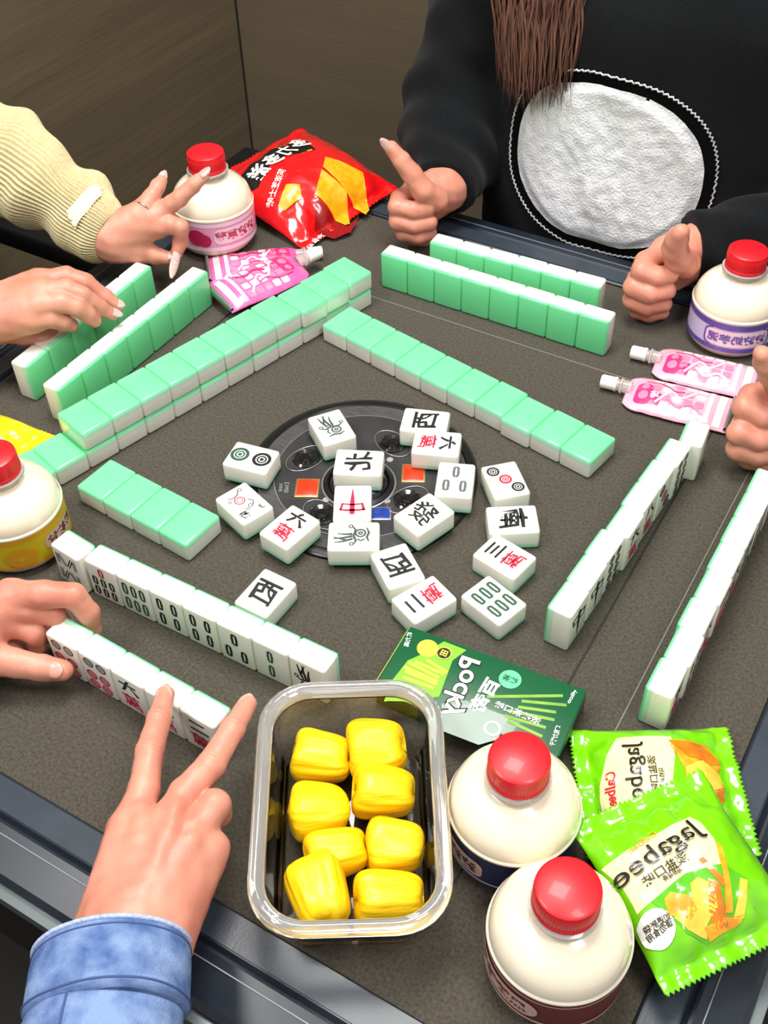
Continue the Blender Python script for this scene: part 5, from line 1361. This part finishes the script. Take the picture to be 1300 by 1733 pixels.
for k in range(420):
    u = hr.random(); w = hr.random()
    x0 = HT[0][0] + (HT[1][0] - HT[0][0]) * u; z0 = HT[0][1] + (HT[1][1] - HT[0][1]) * u
    xe = HT[2][0] + (HT[3][0] - HT[2][0]) * (0.08 + 0.84 * u) + hr.uniform(-0.006, 0.006)
    ze = 0.148 + 0.05 * hr.random() ** 1.4 - 0.012 * math.sin(u * 3.14) + (0.035 if hr.random() < 0.2 else 0) * hr.random()
    yb = 0.452 - 0.020 * math.sin(u * 3.14) + 0.018 * w
    b_ = hr.uniform(-0.008, 0.008)
    pts = spline([(x0, yb + 0.012, z0), ((2 * x0 + xe) / 3 + b_, yb + 0.002, (2 * z0 + ze) / 3), ((x0 + 2 * xe) / 3 - b_ * 0.5, yb, (z0 + 2 * ze) / 3), (xe + b_ * 0.4, yb + hr.uniform(-0.004, 0.004), ze)], 4)
    r_ = hr.uniform(0.0007, 0.0016)
    hs.append(tube(pts, [r_ * (1 if i < len(pts) - 5 else (len(pts) - 1 - i) / 5 + 0.1) for i in range(len(pts))], 5))
V, F = merge(hs)
obj('hair', mesh_from('hair', V, F), M['hair'], PC_, world=True, label='long brown hair hanging over the sweater')

# --- player on the right: only a fist with raised thumb is in view
PD = person('person at the right edge, only a fist with a raised thumb showing', (0.62, 0.12, FLOOR_Z))
th3 = hand(
    [[(0.3371, 0.2186, 0.056, 0.0225), (0.2956, 0.2074, 0.062, 0.015)], [(0.3382, 0.2202, 0.05, 0.0225), (0.2989, 0.2002, 0.046, 0.015)], [(0.3403, 0.2221, 0.044, 0.0215), (0.3042, 0.1947, 0.03, 0.0145)],
     [(0.3809, 0.2374, 0.06, 0.028), (0.3384, 0.2176, 0.052, 0.0225)]],
    [[(0.2937, 0.2072, 0.064, 0.012), (0.278, 0.1913, 0.064, 0.0114), (0.2776, 0.1777, 0.062, 0.011), (0.2929, 0.1774, 0.058, 0.0106), (0.3046, 0.1856, 0.058, 0.0094)],
     [(0.297, 0.1982, 0.048, 0.012), (0.2812, 0.1766, 0.047, 0.0112), (0.2805, 0.164, 0.045, 0.0108), (0.2965, 0.1672, 0.042, 0.0104), (0.3096, 0.1779, 0.042, 0.009)],
     [(0.3011, 0.1966, 0.032, 0.0115), (0.2851, 0.1749, 0.031, 0.0108), (0.2833, 0.1625, 0.029, 0.0104), (0.2993, 0.1665, 0.026, 0.0098), (0.3125, 0.1772, 0.026, 0.0088)],
     [(0.3071, 0.197, 0.019, 0.011), (0.2939, 0.1799, 0.017, 0.0098), (0.2917, 0.1715, 0.015, 0.0092), (0.3038, 0.1746, 0.013, 0.0088), (0.314, 0.1821, 0.013, 0.008)],
     [(0.3098, 0.2115, 0.062, 0.015), (0.2997, 0.1982, 0.078, 0.013), (0.2903, 0.1873, 0.096, 0.0114), (0.2835, 0.1783, 0.112, 0.0098), (0.2797, 0.1739, 0.122, 0.0076)]])
obj('hand', np_mesh('hand', *th3), M['skin_b'], PD, world=True)
ds = [(0.3473, 0.2198, 0.054, 0.034), (0.3816, 0.2369, 0.058, 0.042), (0.441, 0.2625, 0.066, 0.05), (0.5242, 0.2999, 0.085, 0.056), (0.6367, 0.3526, 0.11, 0.062)]
v_, f_, _p, _n = sleeve(ds, folds=[(100, 0.0012, 0.8, 0.2)], nA=80, per=10, seed=2)
obj('sweater_sleeve', fix_normals(mesh_from('sweater_sleeve', v_, f_)), M['dark_sleeve'], PD, world=True)

bpy.data.objects.remove(_font_ob)
bpy.data.curves.remove(_font)
